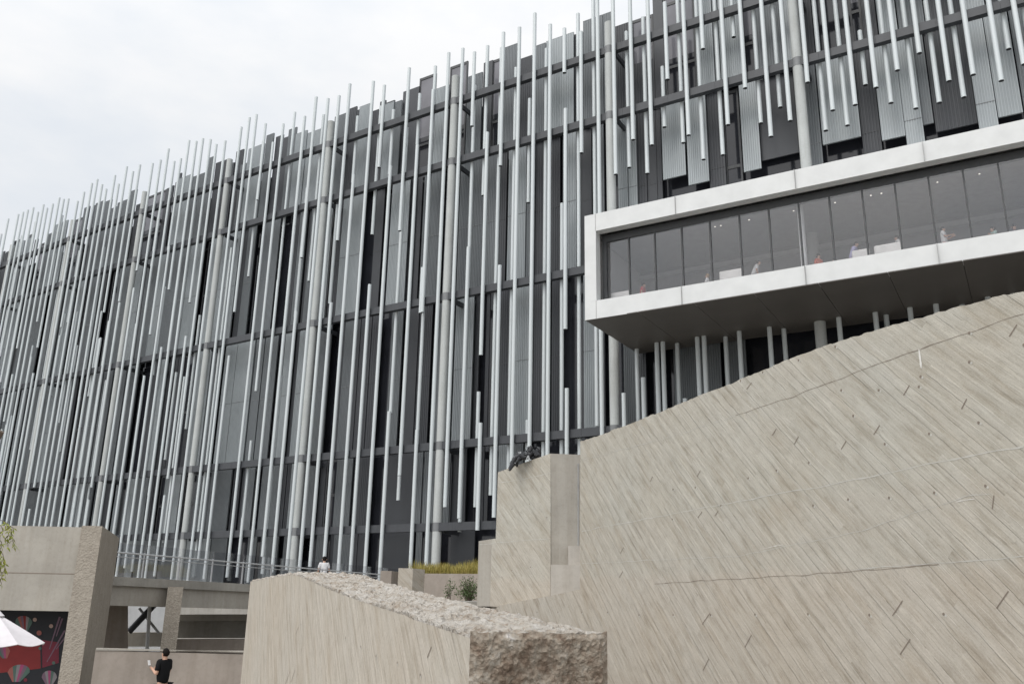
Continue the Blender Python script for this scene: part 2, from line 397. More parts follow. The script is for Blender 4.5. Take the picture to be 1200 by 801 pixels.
# columns with steel collars and tie brackets
CS = [7.666, 18.529, 29.963, 41.431, 52.69, 64.006, 75.411, 86.8, 98.2]
for cs_ in CS:
    mb = MB(); mb.tube(FP(cs_, 0, TZ-.1), FP(cs_, 0, EYE+33.9), .27 if cs_ < 45 else .235, seg=20)
    c = mb.build('column', 'column', bld)
    for h in H:
        mb = MB(); mb.tube(FP(cs_, 0, h-.25), FP(cs_, 0, h+.25), .28 if cs_ < 45 else .245, seg=20); mb.build('collar', 'collar', c)
        if cs_ < 17 and h == H[2]: continue
        mb = MB(); mb.fbox(cs_-.40, cs_-.26, -2.05, -.19, h-.36, h-.06); mb.build('bracket', 'beam', c)

# ---- facade panels (corrugated sheets, slate sheets, framed glass)
def ribbed(mb, s0, s1, o, z0, z1, pitch=.16, dep=.035, mi=0):
    n = max(2, int(round((s1-s0)/pitch))); p = []
    for i in range(n):
        for fr, d in ((0, 0), (.5, 0), (.6, -dep), (.9, -dep)):
            p.append((s0 + (s1-s0)*(i+fr)/n, o+d))
    p.append((s1, o))
    k = len(p); vs = [FP(s, q, z0) for s, q in p] + [FP(s, q, z1) for s, q in p]
    mb.add(vs, [(i, i+1, k+i+1, k+i) for i in range(k-1)], mi)
    # closed back, top and bottom so the sheet has thickness
    b = o - .11
    mb.add([FP(s0,b,z0),FP(s1,b,z0),FP(s1,b,z1),FP(s0,b,z1)], [(0,1,2,3)], mi)
    for zz in (z0, z1): mb.add([FP(s0,o-.002,zz),FP(s1,o-.002,zz),FP(s1,b,zz),FP(s0,b,zz)], [(0,1,2,3)], mi)
    for s_ in (s0, s1): mb.add([FP(s_,o,z0),FP(s_,b,z0),FP(s_,b,z1),FP(s_,o,z1)], [(0,1,2,3)], mi)
PANELS = []     # (s0,s1,z0,z1,tone,o)
PO = -1.35
def pan(x0, x1, y, tone, z0, z1, ytop=None, ybot=None, o=None):
    o = PO if o is None else o
    sa, _ = fac(x0, y, o); sb, _ = fac(x1, y, o)
    if ytop is not None: z1 = fac((x0+x1)/2, ytop, o)[1]
    if ybot is not None: z0 = fac((x0+x1)/2, ybot, o)[1]
    PANELS.append((min(sa, sb), max(sa, sb), z0, z1, tone, o))
B1, B2, B3, B4, B5 = H
L2, L3, L4, L5 = B2+.72, B3+.45, B4+.22, B5+.1     # sheet joints, hidden behind the beams from below
OFF = {'l': 0, 'm': -.10, 'd': -.22, 'f': -.32, 'g': -.45}
def row(y, z0, z1, items):
    for it in items:
        x0, x1, tone = it[:3]; yt = it[3] if len(it) > 3 else None; yb = it[4] if len(it) > 4 else None
        pan(x0, x1, y, tone, z0, z1, yt, yb, PO + OFF[tone] + random.uniform(-.05, .05))
# top band: photo x at beam one level, tone, top edge y
for x0, x1, y, tone, yt in [(450,460,143,'l',121),(461,469.5,140,'m',119),(471,489.5,135,'f',105),(490.5,509.5,128,'g',90),(510,525,123,'l',102),(526.5,547,116,'g',76),
    (547.5,564.5,110,'m',87.5),(566,576.5,105,'f',72.5),(577,587,102,'g',70),(589,607,95,'m',53.5),(609,623,88,'d',67),(627,639,82,'m',52),(640,672,75,'l',43),
    (672.7,683,69,'d',39),(683.5,706.5,64,'m',21),(707,717,58,'m',15),(721,740,52,'d',28),(740.5,766,45,'g',21)]:
    pan(x0, x1, y, tone, L2, 0, yt, None, PO + OFF[tone])
HT = EYE + 40.5
for x0, x1, y, tone in [(766.5,778,60,'f'),(779,816,60,'g'),(817,836,62,'l'),(836.5,842.5,60,'m'),(843,870,50,'l'),(870.5,884.5,50,'g'),(885,915,45,'m'),(915.5,934,40,'l'),
    (936,953,40,'d'),(996,1010,20,'g'),(1010.5,1027,25,'d'),(1028,1050,20,'l'),(1051,1082,15,'m'),(1083,1127,12,'d'),(1130,1154,8,'l'),(1156,1190,5,'d'),(1191,1225,5,'m')]:
    pan(x0, x1, y, tone, L2, HT, None, None, PO + OFF[tone])
pan(740.5, 766, 60, 'd', L2, B1-.3, None, None, PO-.3)
# band beam 2 - beam 3 (right part ends above the gallery)
row(150, L3, L2-.03, [(680,685,'f'),(695,707,'m'),(723,734,'l'),(735,745,'l'),(746,756,'d'),(757,768,'f'),(768.5,774,'f'),(775,801.5,'l',None,208),(804,828,'l',None,215),(828.5,847.5,'d'),(848,867.5,'g'),
    (868.5,889,'l',None,200),(890,934,'f',None,184),(934.5,961,'m'),(962.5,1008,'l',None,165),(1009,1031,'d'),(1032,1060,'l',None,162),(1060.5,1082,'l'),(1082.5,1095,'m',None,145),
    (1096.5,1151,'d',None,149),(1147.5,1171,'l'),(1172,1202,'l',None,134),(1204,1230,'m',None,130)])
row(300, L3, L2-.03, [(455,476,'l'),(478,484,'d'),(485,491,'f'),(493,515,'m'),(520,533,'m'),(536,564,'m'),(567,581,'m'),(582,592,'d'),(594,615,'l'),(616,625,'m'),(626,639,'d'),(640,656,'d'),(659,664,'f'),(665,675,'l'),(679.5,694,'f')])
# band beam 3 - beam 4
row(450, L4, L3-.03, [(455,468,'m'),(472,487,'f'),(488,503,'d'),(506,514,'m'),(520,529,'m'),(531,552.5,'l'),(555,560,'d'),(568,572,'f'),(585,598,'d'),(601,620,'l'),(624.5,637,'d'),(638,644,'f'),(646,656,'d'),(684,704,'l'),(731,747,'m'),(749,757.5,'d'),(776,781,'f'),(790,816,'m'),(818,846,'m'),(852,876,'m'),(700,709,'d')])
# band beam 4 - beam 5 and the foot
row(590, L5, L4-.03, [(450,484,'f'),(486,493,'m'),(495,511,'m'),(519,526,'m'),(528,545,'f'),(583,598,'l'),(600,612,'m'),(560,566,'d')])
row(640, TZ+1.3, L5-.03, [(450,484,'f'),(487,494,'m'),(497,510,'m'),(528,556,'f')])
row(640, TZ+.02, L5-.03, [(580,592,'m'),(604,640,'d')])
# the long left part: the same kit of sheets in an uneven rhythm
def rhythm(s0, s1, z0, z1, top=False):
    s = s0
    while s < s1:
        t = random.choices(['l','m','d','f','g',None], [.22,.26,.16,.14,.05,.17])[0]
        w_ = random.uniform(.4, 1.0) if t in ('d', 'f', None) else random.uniform(.8, 2.0)
        zt = z1
        if top:
            if t is None: t = 'd'
            zt = EYE + random.choice([34.2, 34.8, 35.1, 35.4, 35.8, 36.1])
        if t: PANELS.append((s+.02, min(s+w_-.04, s1), z0, zt, t, PO + OFF[t] + random.uniform(-.05,.05)))
        s += w_
SL = 36.6
rhythm(SL, S1, L2, 0, True); rhythm(SL, S1, L3, L2-.03); rhythm(SL, S1, L4, L3-.03); rhythm(SL, S1, L5, L4-.03); rhythm(SL, S1, TZ+.02, L5-.03)
def screen(P):
    d = P - Vector((0, 0, EYE)); zc = d.dot(Fv)
    if zc <= .1: return None
    return 600 + FOC*d.dot(Rv)/zc, 400.5 - FOC*d.dot(Uv)/zc
def shown(pa, pb, wid):
    a, b_ = screen(pa), screen(pb)
    if not a or not b_: return 0
    y0, y1 = sorted((max(0, min(801, a[1])), max(0, min(801, b_[1])))); x = (a[0]+b_[0])/2
    if not -5 < x < 1205: return 0
    return (y1-y0)*wid/((pa+pb)/2).length
PANELS.sort(key=lambda p: -shown(FP((p[0]+p[1])/2, p[5], p[2]), FP((p[0]+p[1])/2, p[5], p[3]), p[1]-p[0]))
TM = {'l': 'pan_l', 'm': 'pan_m', 'd': 'pan_d', 'f': 'pan_d', 'g': None}
def make_panel(mb, p, mi):
    s0, s1, z0, z1, t, o = p
    if t == 'g':
        if z1 > B1: mb.fbox(s0, s1, o-.06, o, z0, B1-.6, mi); mb.fbox(s0, s1, o-.06, o, B1-.598, z1, mi+3)
        else: mb.fbox(s0, s1, o-.06, o, z0, z1, mi)
        for a, b_ in ((s0, s0+.11), (s1-.11, s1)): mb.fbox(a, b_, o-.08, o+.05, z0, z1, mi+1)
        zz = [z1-.06, B1-1.15, B2+.4] if z1 > B1 else [z1-.1, (z0+z1)/2]
        if z1 > B1+6: zz += [B1+3.3, B1+6]
        for q in zz: mb.fbox(s0+.115, s1-.115, o-.08, o+.04, q-.13, q+.06, mi+1)
    elif t == 'f':
        mb.fbox(s0, s1, o-.10, o, z0, z1, mi)
    else:
        ribbed(mb, s0, s1, o, z0, z1, .125 if t != 'd' else .16, .022, mi)
    if s1 < 17.6 and z0 < SEAMZ-.2 and t != 'g' and z1 > SEAMZ+1: mb.fbox(s0+.01, s1-.01, o-.04, o+.012, SEAMZ-.012, SEAMZ+.012, {'l':5,'m':5,'d':4,'f':4}[t])
    # the storey seam half way up the tall sheets
    if z1 - z0 > 7 and t != 'g' and z1 < B1:
        q = (z0+z1)/2; mb.fbox(s0+.01, s1-.01, o-.04, o+.012, q-.016, q+.016, {'l':5,'m':5,'d':4,'f':4}[t])
SEAMZ = EYE + 19.95
ORDER = ['pan_l', 'pan_m', 'pan_d', 'dglass', 'frame', 'collar', 'lglass']
MI = {'l': 0, 'm': 1, 'd': 2, 'f': 2, 'g': 3}
rest = MB()
KIND = {'l': 'corrugated_panel', 'm': 'corrugated_panel', 'd': 'charcoal_panel', 'f': 'charcoal_panel', 'g': 'window'}
LAB = {'corrugated_panel': 0, 'charcoal_panel': 0, 'window': 0}
for p in PANELS:
    kd = KIND[p[4]]
    if LAB[kd] < 100:
        mb = MB(); make_panel(mb, p, MI[p[4]]); o = mb.build(kd, [M[k] for k in ORDER], bld, base=FP(p[0], p[5], p[2])); LAB[kd] += 1
        if p[4] == 'l': o['label'] = 'pale galvanised corrugated sheet'
    else: make_panel(rest, p, MI[p[4]])
if rest.v:
    o = rest.build('small_panels', [M[k] for k in ORDER], bld); o['kind'] = 'stuff'

# ---- the white tubes: photo x,y of the top and of the lower end, layer (F before the beams, K behind them)
TUBES = []   # (s, ztop, zbot, o)
OF = {'F': .31, 'K': -.31}
HID = TZ + .9
def tub(l, xt, yt, xb, yb, up=False, down=False):
    o = OF[l]; sa, zt = fac(xt, yt, o); sb, zb = fac(xb, yb, o)
    if up: zt = EYE + random.uniform(38.5, 40.5) if (sa+sb)/2 < 15.5 else EYE + random.uniform(35.4, 36.6)
    if down: zb = HID
    TUBES.append(((sa+sb)/2, zt, zb, o))
U_, D_ = True, True
for q in """F 889.8 0 905.6 159.8 u|K 903 6 916.6 125.5 u|F 912 0 928.7 141.2 u|F 936 0 948.3 96.5 u|K 950 0 971.3 152.4 u|F 960.5 0 978.9 128.8 u|K 975 0 996.3 146.4 u
F 986.5 0 1005 122.5 u|K 1005.9 37 1015.9 99.5|F 1012.9 0 1028.8 102.5 u|K 1027.8 0 1046.4 120.3 u|F 1039.8 0 1053.5 82.3 u|K 1055 0 1075.6 126.8 u|F 1068 0 1078.6 62.3 u
K 1082 2 1103.5 119.9|F 1097 0 1113.9 94.9 u|K 1111 0 1131.3 113.9 u|F 1125 0 1142.9 87.3 u|F 1155.9 0 1175.8 94.3 u|K 1171 0 1183.4 57.5 u|F 1184 0 1203 75 u|K 1197 0 1218 110 u
F 757.3 1.2 765.5 169.8|F 777.5 3.7 783.7 93.1|K 775.5 78.7 779.5 149|K 791 0 803.7 166.8 u|F 798 0 809.4 158 u|K 813 0 826.9 186.5 u|F 820 0 824.7 57.4 u|K 834 0 850.4 181 u
F 842.4 0 855.4 146 u|K 856.9 0 860.1 43.7 u|F 864.9 0 875.1 103.1 u|K 879.4 0 894 144 u|F 608.7 32.5 600 535 d|K 603.7 80 598 500 d|F 626.2 16.2 621.2 520 d|K 620.5 116 619.4 237.5
F 643.7 29.5 643 520 d|K 638.7 58 638.7 520 d|F 661.4 33.7 661.4 85.6|F 661.4 128 663.9 385.5|K 657.4 238.7 659.5 520 d|F 663.6 454.9 665 530 d|K 675.7 17 681 515 d|F 680.4 37.5 681.9 179.3
K 692.5 -5 703 499|F 696.5 -8 709.5 506 d|F 716 -6 723.8 204|K 732.3 38 739.3 196|F 736.5 -2 743.6 163.5|K 751.8 21.2 760.5 203|F 451 100 443.6 196.5|K 446 125 436.8 275
F 481.2 79.4 467 271|K 477 150 458 484|F 455 482 446 677 d|K 492.4 110 488.6 170|F 489.3 170 468 557|K 485 250 466.4 586|K 510 78 489 520|F 508.6 105 494 366|F 494.3 313.7 493.8 366.5
F 488.7 503.6 481 667 d|F 525.7 62.4 500 658 d|F 542.9 57 521 594|F 558 60.7 551.2 148.6|K 557 100 538 623|F 546.7 290 540.6 607|K 572.4 53.7 565.4 229.5|F 570.9 155.3 563.7 416
K 560.6 459 557.4 594|F 562.6 495.4 559.9 621|F 589.3 38.7 587.3 194.3|K 586 57 577 580|F 584.8 311 579.8 606|K 617.8 492 618 540 d|F 731 460.5 731.5 490 d|F 753.5 442.3 755 480 d|F 803 467 803.5 490 d
F 313 144.4 300 235|K 311 165 288.6 324.8|F 318.7 167.4 267.4 676|F 334.5 144.4 297.4 458.6|K 293.6 516 278.8 676|F 284 606 278.4 676|K 348.2 130.7 323 335|F 323.2 329 293.5 682
F 358 136.2 306.8 652|K 330 440 307 672|F 373 113 351 302.5|K 362 220 344 372|F 345 365 321 670|F 385.6 115.5 335 667|K 381.5 134 360 330|F 397.4 112.5 351 668|F 411.9 98 393.6 282.5
K 396 240 386 356|F 386.2 355 365.4 663.5|K 420.6 136 412 215|F 413.9 205 381 652|F 438 95.5 396 671|F 431.6 333.7 412.4 673|K 461.8 128.7 456 205|F 456.5 195 428.6 676""".replace('\n', '|').split('|'):
    t = q.split(); tub(t[0], *[float(v) for v in t[1:5]], up='u' in t[5:], down='d' in t[5:])
SOFF = EYE + 13.1
for i, (x, y) in enumerate([(748,480),(771,450),(778,440),(794.5,430),(818.5,430),(826.5,430),(851.5,420),(868,420),(902.7,400),(919.5,400),(984,385),(1027,380),(1039.5,380),(1067,368),(1097,360),(1126.7,352),(1157,346),(1186,338)]):
    o = .31 if i % 3 else -.31
    TUBES.append((fac(x, y, o)[0], SOFF+.02, HID, o))
# from the fourth column on to the left: ten tube lines to every bay, broken at random heights
s = 49.6; rnd = random.Random(31)
while s < S1 - 1:
    if min(abs(s-c) for c in CS) > .42:
        top = EYE + rnd.choice([36.9, 36.7, 36.3, 35.6, 36.5, 37.1])
        r = rnd.random()
        bot = EYE + rnd.choice([rnd.uniform(.2, 1.2), rnd.uniform(.2, 1.2), rnd.uniform(1.5, 3.2)])
        if r < .45: TUBES.append((s, top, bot, .31))
        elif r < .75:
            q = EYE + rnd.uniform(9, 30); gap = rnd.uniform(-.6, 5.0)
            TUBES.append((s, top, q, .31)); TUBES.append((s - rnd.uniform(-.05,.15), q-gap, bot, .31))
        else:
            q, q2 = EYE + rnd.uniform(21, 31), EYE + rnd.uniform(6, 17)
            TUBES.append((s, top, q, .31)); TUBES.append((s-.1, q-rnd.uniform(0,3), q2, .31)); TUBES.append((s, q2-rnd.uniform(0,2), bot, .31))
        if rnd.random() < .92:
            za = EYE + rnd.uniform(14, 36); zb = max(EYE+1.5, za - rnd.uniform(5, 24))
            TUBES.append((s + rnd.uniform(-.34, .34), za, zb, -.31))
    s += rnd.uniform(.82, 1.18)
TUBES = [t for t in TUBES if t[1]-t[2] > .3]
TUBES.sort(key=lambda t: -shown(FP(t[0], t[3], t[1]), FP(t[0], t[3], t[2]), .25))
rest = MB()
for i, (s, zt, zb, o) in enumerate(TUBES):
    mb = MB() if i < 100 else rest
    mb.tube(FP(s, o, zb), FP(s, o, zt), .118 if s < 45 else .100, seg=14, foot=1)  # dark bottom cap paints the shade inside a hollow end
    if i < 100: mb.build('tube', ['tube', 'void'], bld, base=FP(s, o, zb))
o = rest.build('smaller_tubes', ['tube', 'void'], bld); o['kind'] = 'stuff'

# ---- the glazed gallery box that juts out of the facade
GO, GS0, GS1 = 5.5, -14.0, 17.6          # front plane, run
GZ0, GZ1 = EYE+13.1, EYE+18.62           # bottom, top of the white frame
SZ, LZ = GZ0+.92, GZ1-.93                # sill and lintel
gal = empty('gallery_box', FP(8, 3, GZ0), None); gal.parent = bld; gal.matrix_parent_inverse = parent_world(bld).inverted()
gal['label'] = 'white framed glazed gallery box jutting out of the facade'
mb = MB()
BT = -1.2
mb.fbox(GS0, GS1, GO-.5, GO, GZ0, SZ); mb.fbox(GS0, GS1, GO-.5, GO, LZ, GZ1)
mb.fbox(GS1-.62, GS1, GO-.5, GO, SZ, LZ)
mb.fbox(GS1-.3, GS1, BT, GO-.5, GZ0+.02, GZ1); mb.fbox(GS0, GS1-.3, BT, GO-.5, GZ1-.35, GZ1-.003)
fr = mb.build('frame', 'white', gal)
mb = MB()
for x in (790, 928, 1081, 1250): 
    s_ = fac(x, 215 if x < 900 else 170, GO)[0]; mb.fbox(s_-.008, s_+.008, GO-.1, GO+.004, LZ+.01, GZ1-.01)
for x in (798, 942, 1100, 1262):
    s_ = fac(x, 335 if x < 900 else 305, GO)[0]; mb.fbox(s_-.008, s_+.008, GO-.1, GO+.004, GZ0+.01, SZ-.01)
s_ = GS1-.6; mb.fbox(s_-.012, s_+.012, GO-.1, GO+.004, GZ0+.01, SZ-.01); mb.fbox(s_-.012, s_+.012, GO-.1, GO+.004, LZ+.01, GZ1-.01)
mb.build('cladding_seam', 'seam', gal)
# soffit: dark panels with open joints
mb = MB(); q = GS1-.02
mb.fbox(GS0, GS1-.02, BT, GO-.03, GZ0+.03, GZ0+.3, 1)
while q > GS0:
    e = max(GS0, q-2.75); mb.fbox(e+.02, q, BT, GO-.03, GZ0-.012, GZ0+.029, 0); q = e
mb.build('soffit', ['soffit', 'void'], gal)
# room inside
mb = MB()
mb.fbox(GS0, GS1-.31, BT+.01, GO-.97, SZ-.24, SZ-.12, 1)
mb.fbox(GS0, GS1-.31, BT+.01, GO-.97, LZ-.02, LZ+.1, 0)
mb.fbox(GS0, GS1-.31, BT+.01, BT+.15, SZ-.11, LZ-.03, 2)
mb.fbox(GS0, GS1-.31, BT+.16, BT+.5, LZ-.55, LZ-.3, 0)
mb.build('room', ['room', 'roomfl', 'roomwall'], gal)
s_ = fac(942, 300, GO-1.5)[0]; mb = MB(); mb.tube(FP(s_, GO-1.5, SZ-.11), FP(s_, GO-1.5, LZ-.03), .15, seg=16); mb.build('inner_column', 'white', gal)
GG = GO-.85                                     # glass plane
mx = [712, 738, 768.5, 800.5, 834, 869, 904, 939.5, 976, 1015, 1054, 1094, 1135, 1177]
ms = [fac(x, 330 - (x-712)*.19, GG)[0] for x in mx]
while ms[-1] > GS0+1.5: ms.append(ms[-1]-1.34)
mb = MB()
mb.fbox(GS0, GS1-.63, GG-.1, GG+.1, LZ-.36, LZ-.003); mb.fbox(GS0, GS1-.63, GG-.1, GG+.1, SZ+.003, SZ+.06)
mb.fbox(ms[0], GS1-.625, GG-.1, GG+.1, SZ+.062, LZ-.363)
mb.build('window_frame', 'frame', gal)
for i, s_ in enumerate(ms[1:]):
    mb = MB(); mb.fbox(s_-.035, s_+.035, GG-.09, GG+.06, SZ+.062, LZ-.363); mb.build('mullion', 'frame', gal)
for a, b_ in zip(ms[:-1], ms[1:]):
    mb = MB(); mb.fbox(b_+.037, a-.037 if a != ms[0] else a-.003, GG-.012, GG+.012, SZ+.064, LZ-.365); mb.build('pane', 'glass', gal)
for x, y in [(845,270),(878,260),(930,247),(979,242),(1033,228),(1148,205),(1024,262),(838,268),(1100,225)]:
    o = 3.2; s_ = fac(x, y, o)[0]
    mb = MB(); mb.tube(FP(s_, o, LZ-.034), FP(s_, o, LZ-.024), .036, seg=10); mb.build('downlight', 'lamp', gal)

exec_people = []
# ------------------------------------------------------------------ board-marked walls
def shape_wall(name, plane, px_outline, thick, material, label, cat, rough_top=False, extra=None):
    pts = [plane.hit(*p) if len(p) == 2 else p[:2] for p in px_outline]
    return pts
BWP = Plane(at(680, 600, 15.9*1.134), 0)  # placeholder, replaced below
th = math.degrees(math.atan2(*ray(130, 693.1).to_2d())); th_r = R_(th)
uu = Vector((math.sin(th_r), math.cos(th_r), 0)); nn = Vector((uu.y, -uu.x, 0))
BWP = Plane(nn*8.5, th)
def toplocal(pl, px): return [pl.hit(*p) for p in px]
top = toplocal(BWP, [(569,712.5),(607,704.5),(645,697.5),(679.5,690),(680,517),(700,511),(730,499),(760,488),(780,480),(804,469.5),(828,460),(860,448),(870,443),(906,429),(932,417),(970,404),(1000,394),(1050,380),(1100,366),(1150,352),(1200,341)])
lx, lz = top[-1]; top += [(lx+1.2, lz-.10), (lx+3.2, lz-.45)]
low = [p for p in top if p[0] < -10]                    # far end, low part
# break the upper edge into board-wide teeth
fine = []
for (x0, z0), (x1, z1) in zip(top[:-1], top[1:]):
    if x1 - x0 < .02 or x0 < top[4][0]-.01: fine.append((x0, z0)); continue
    k = max(1, int((x1-x0)/.045))
    for i in range(k):
        x = x0 + (x1-x0)*i/k; zc = z0 + (z1-z0)*i/k
        t = (x+zc)*.7071/.125; rr = noise.noise(Vector((math.floor(t)*3.17, 1.3, 0)))*.022 + noise.noise(Vector((x*9, 4, 0)))*.014
        fine.append((x, zc+rr))
fine.append(top[-1])
outline = [(fine[0][0]-6.0, fine[0][1]-.35)] + fine
outline = outline + [(outline[-1][0], -.02), (outline[0][0], -.02)]
wallmat = BWP.matrix()
mb = MB(); mb.prism(outline, 0.0, .9, 0, wallmat)
bigwall = mb.build('concrete_wall', 'board', None, base=wallmat)
tag(bigwall, 'tall pale concrete wall cast with diagonal boards rising to the right', 'wall')
# casting joints, lime stains, and flat dark marks painting the shade of tie holes and slots
mb = MB()
def strip(pl, pts, w_, mi, proud=.003, wob=.022):
    loc = []
    for (x0, z0), (x1, z1) in zip(pts[:-1], pts[1:]):
        k = max(2, int(abs(x1-x0)/.05))
        loc += [(x0+(x1-x0)*i/k, z0+(z1-z0)*i/k) for i in range(k)]
    loc.append(pts[-1]); m4 = pl.matrix(); vs = []
    for i, (x, zc) in enumerate(loc):
        a = noise.noise(Vector((x*3, zc*5, mi)))*wob; h = w_*(.35 + 1.1*abs(noise.noise(Vector((x*5.1, 7, mi)))))
        if mi == 2: h *= .15 + 1.3*abs(noise.noise(Vector((x*11, 3, 1)))) * math.sin(math.pi*(.03+.94*i/max(1, len(loc)-1)))
        vs += [m4 @ Vector((x, -proud, zc+a-h/2)), m4 @ Vector((x, -proud, zc+a+h/2))]
    mb.add(vs, [(2*i, 2*i+2, 2*i+3, 2*i+1) for i in range(len(loc)-1)], mi)
J = lambda *p: toplocal(BWP, p)
strip(BWP, J((862,487),(930,464),(1000,437),(1104,400),(1200,367)), .012, 0)
strip(BWP, J((682,539),(740,524),(800,507),(862,487)), .012, 1)
strip(BWP, J((682,622),(760,607),(860,588),(960,570),(1060,549),(1200,522)), .022, 1)
strip(BWP, J((767,683),(880,677),(1000,669),(1100,661)), .013, 0)
strip(BWP, J((1000,667),(1100,659),(1200,651)), .014, 1)
strip(BWP, J((682,660),(800,654),(860,652)), .014, 1)
strip(BWP, J((860,652),(960,632),(1010,622),(1080,597),(1130,583),(1160,578)), .012, 1)
strip(BWP, J((892,643),(918,637)), .035, 2, .005); strip(BWP, J((1120,588),(1142,584)), .035, 2, .005)
def vstrip(p0, p1, w_, mi):
    (x0,z0),(x1,z1) = J(p0, p1); m4 = BWP.matrix(); vs = []
    for i in range(9):
        f = i/8; h = w_*(.4+.8*abs(noise.noise(Vector((f*6, x0, 2)))))*(1-abs(2*f-1)**3)
        x, zc = x0+(x1-x0)*f, z0+(z1-z0)*f
        vs += [m4 @ Vector((x-h/2, -.004, zc)), m4 @ Vector((x+h/2, -.004, zc))]
    mb.add(vs, [(2*i, 2*i+1, 2*i+3, 2*i+2) for i in range(8)], mi)
vstrip((1077,408),(1080,432), .05, 2)
def slot_shade(p0, p1, w_=.013):  # flat dark strip painting the shade of a recessed slot
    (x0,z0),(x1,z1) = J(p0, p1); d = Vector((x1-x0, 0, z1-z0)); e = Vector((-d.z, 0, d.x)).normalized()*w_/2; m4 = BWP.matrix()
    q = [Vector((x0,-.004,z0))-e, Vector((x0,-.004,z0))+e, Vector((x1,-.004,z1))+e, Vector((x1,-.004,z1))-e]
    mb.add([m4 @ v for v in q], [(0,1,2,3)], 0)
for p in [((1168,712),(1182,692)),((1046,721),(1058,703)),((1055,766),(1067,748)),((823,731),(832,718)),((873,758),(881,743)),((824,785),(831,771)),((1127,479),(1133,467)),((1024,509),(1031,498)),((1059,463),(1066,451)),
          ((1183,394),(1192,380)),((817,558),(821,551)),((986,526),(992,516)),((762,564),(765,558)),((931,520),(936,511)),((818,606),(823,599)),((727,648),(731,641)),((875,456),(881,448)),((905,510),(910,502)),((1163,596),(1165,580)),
          ((838,604),(842,598)),((726,676),(730,669))]: slot_shade(*p)
def hole_shade(pl, px, py, r=.028, mi=0):  # flat dark disc painting the shade of a recessed tie hole
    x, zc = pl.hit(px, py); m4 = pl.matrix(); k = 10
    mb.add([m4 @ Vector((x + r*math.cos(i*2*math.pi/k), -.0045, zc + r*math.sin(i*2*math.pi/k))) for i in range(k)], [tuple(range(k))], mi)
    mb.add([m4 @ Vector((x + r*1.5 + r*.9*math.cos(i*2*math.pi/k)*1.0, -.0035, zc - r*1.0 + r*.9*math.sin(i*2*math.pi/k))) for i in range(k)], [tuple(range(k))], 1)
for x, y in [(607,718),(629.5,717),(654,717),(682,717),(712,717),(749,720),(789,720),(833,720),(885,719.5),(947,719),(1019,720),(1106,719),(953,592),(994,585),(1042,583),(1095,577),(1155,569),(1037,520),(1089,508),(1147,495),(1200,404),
             (1030,457),(1079,441),(1136,424),(788,608),(845,592),(1000,487),(979,406),(936,422),(894,436),(868,446),(815,571),(877,560),(948,542),(789,573),(910,551),(1077,453),(986,457),(1136,390)]: hole_shade(BWP, x, y, .017)
marks = mb.build('painted_holes_and_joints', ['joint', 'pale_joint', 'lime'], bigwall, fix=False)

# ------------------------------------------------------------------ foreground parapet wall with split top
fth = R_(-21.25); fu = Vector((math.sin(fth), math.cos(fth), 0)); fn = Vector((fu.y, -fu.x, 0))
FA = at(551, 743, 6.0); FPn = Plane(FA, -21.25)
FWID = 1.0; FL = 14.9
prof = [(0, -.224), (.86, -.178), (2.1, -.098), (3.45, -.024), (5.0, .08), (6.4, .186), (7.8, .295), (8.6, .322), (10.2, .322), (FL, .290)]
def ftop(t):
    for (a, za), (b_, zb) in zip(prof[:-1], prof[1:]):
        if a <= t <= b_: return EYE + za + (zb-za)*(t-a)/(b_-a)
    return EYE + (prof[0][1] if t < 0 else prof[-1][1])
fw_t = empty('parapet_wall', FA.xy.to_3d() + fu*FL/2, 'low concrete parapet with rough split top and brown broken end in the foreground', 'wall')
FM = FPn.matrix()
# ribbed sides and far end
mb = MB()
nT = 90
for side, off in ((0, 0.0), (1, FWID)):
    vs = []
    for i in range(nT+1):
        t = FL*i/nT; p = Vector((FA.x, FA.y, 0)) + fu*t + fn*off
        vs += [(p.x, p.y, -.02), (p.x, p.y, ftop(t) - .02 + noise.noise(Vector((t*7, off, 1)))*.012)]
    mb.add(vs, [(2*i, 2*i+2, 2*i+3, 2*i+1) for i in range(nT)])
p0 = Vector((FA.x, FA.y, 0)) + fu*FL
mb.add([p0 + Vector((0,0,-.02)), p0 + fn*FWID + Vector((0,0,-.02)), p0 + fn*FWID + Vector((0,0,ftop(FL)-.01)), p0 + Vector((0,0,ftop(FL)-.01))], [(0,1,2,3)])
o = mb.build('ribbed_side', 'board_pale', fw_t, base=FM)
# split top: a dense grid shattered by noise
def grid(nx, ny, fn_):
    vs = [fn_(i/nx, j/ny) for j in range(ny+1) for i in range(nx+1)]
    fs = [(j*(nx+1)+i, j*(nx+1)+i+1, (j+1)*(nx+1)+i+1, (j+1)*(nx+1)+i) for j in range(ny) for i in range(nx)]
    return vs, fs
def chip(p, s):
    a = noise.fractal(p*s, .8, 2.1, 5)
    d, _ = noise.voronoi(p*s*.8); c = min(d[0], .6) - .3
    return a*.55 + c*.9
def ftopgrid(u, v):
    t = FL*(u**1.5) - .004; off = FWID*v
    p = Vector((FA.x, FA.y, 0)) + fu*t + fn*off
    edge = min(v, 1-v)*2; e2 = min(1, edge*5)
    zt = ftop(t) + .062*chip(p + Vector((0, 0, 3)), 8.0)*(.35+.65*e2) + .02*noise.noise(p*2.4) + .012*noise.noise(p*21)*e2 - .004
    jit = noise.noise_vector(p*11)*.012
    if u <= 0: zt -= .09; p = p + fu*.02
    if v <= .012 or v >= .988: zt -= .07; p = p + fn*(.003 if v < .5 else -.003)
    return p + Vector((jit.x, jit.y, 0))*e2 + Vector((0, 0, zt))
mb = MB(); vs, fs = grid(460, 84, ftopgrid); mb.add(vs, fs)
mb.build('split_top', 'split_top', fw_t, base=FM)
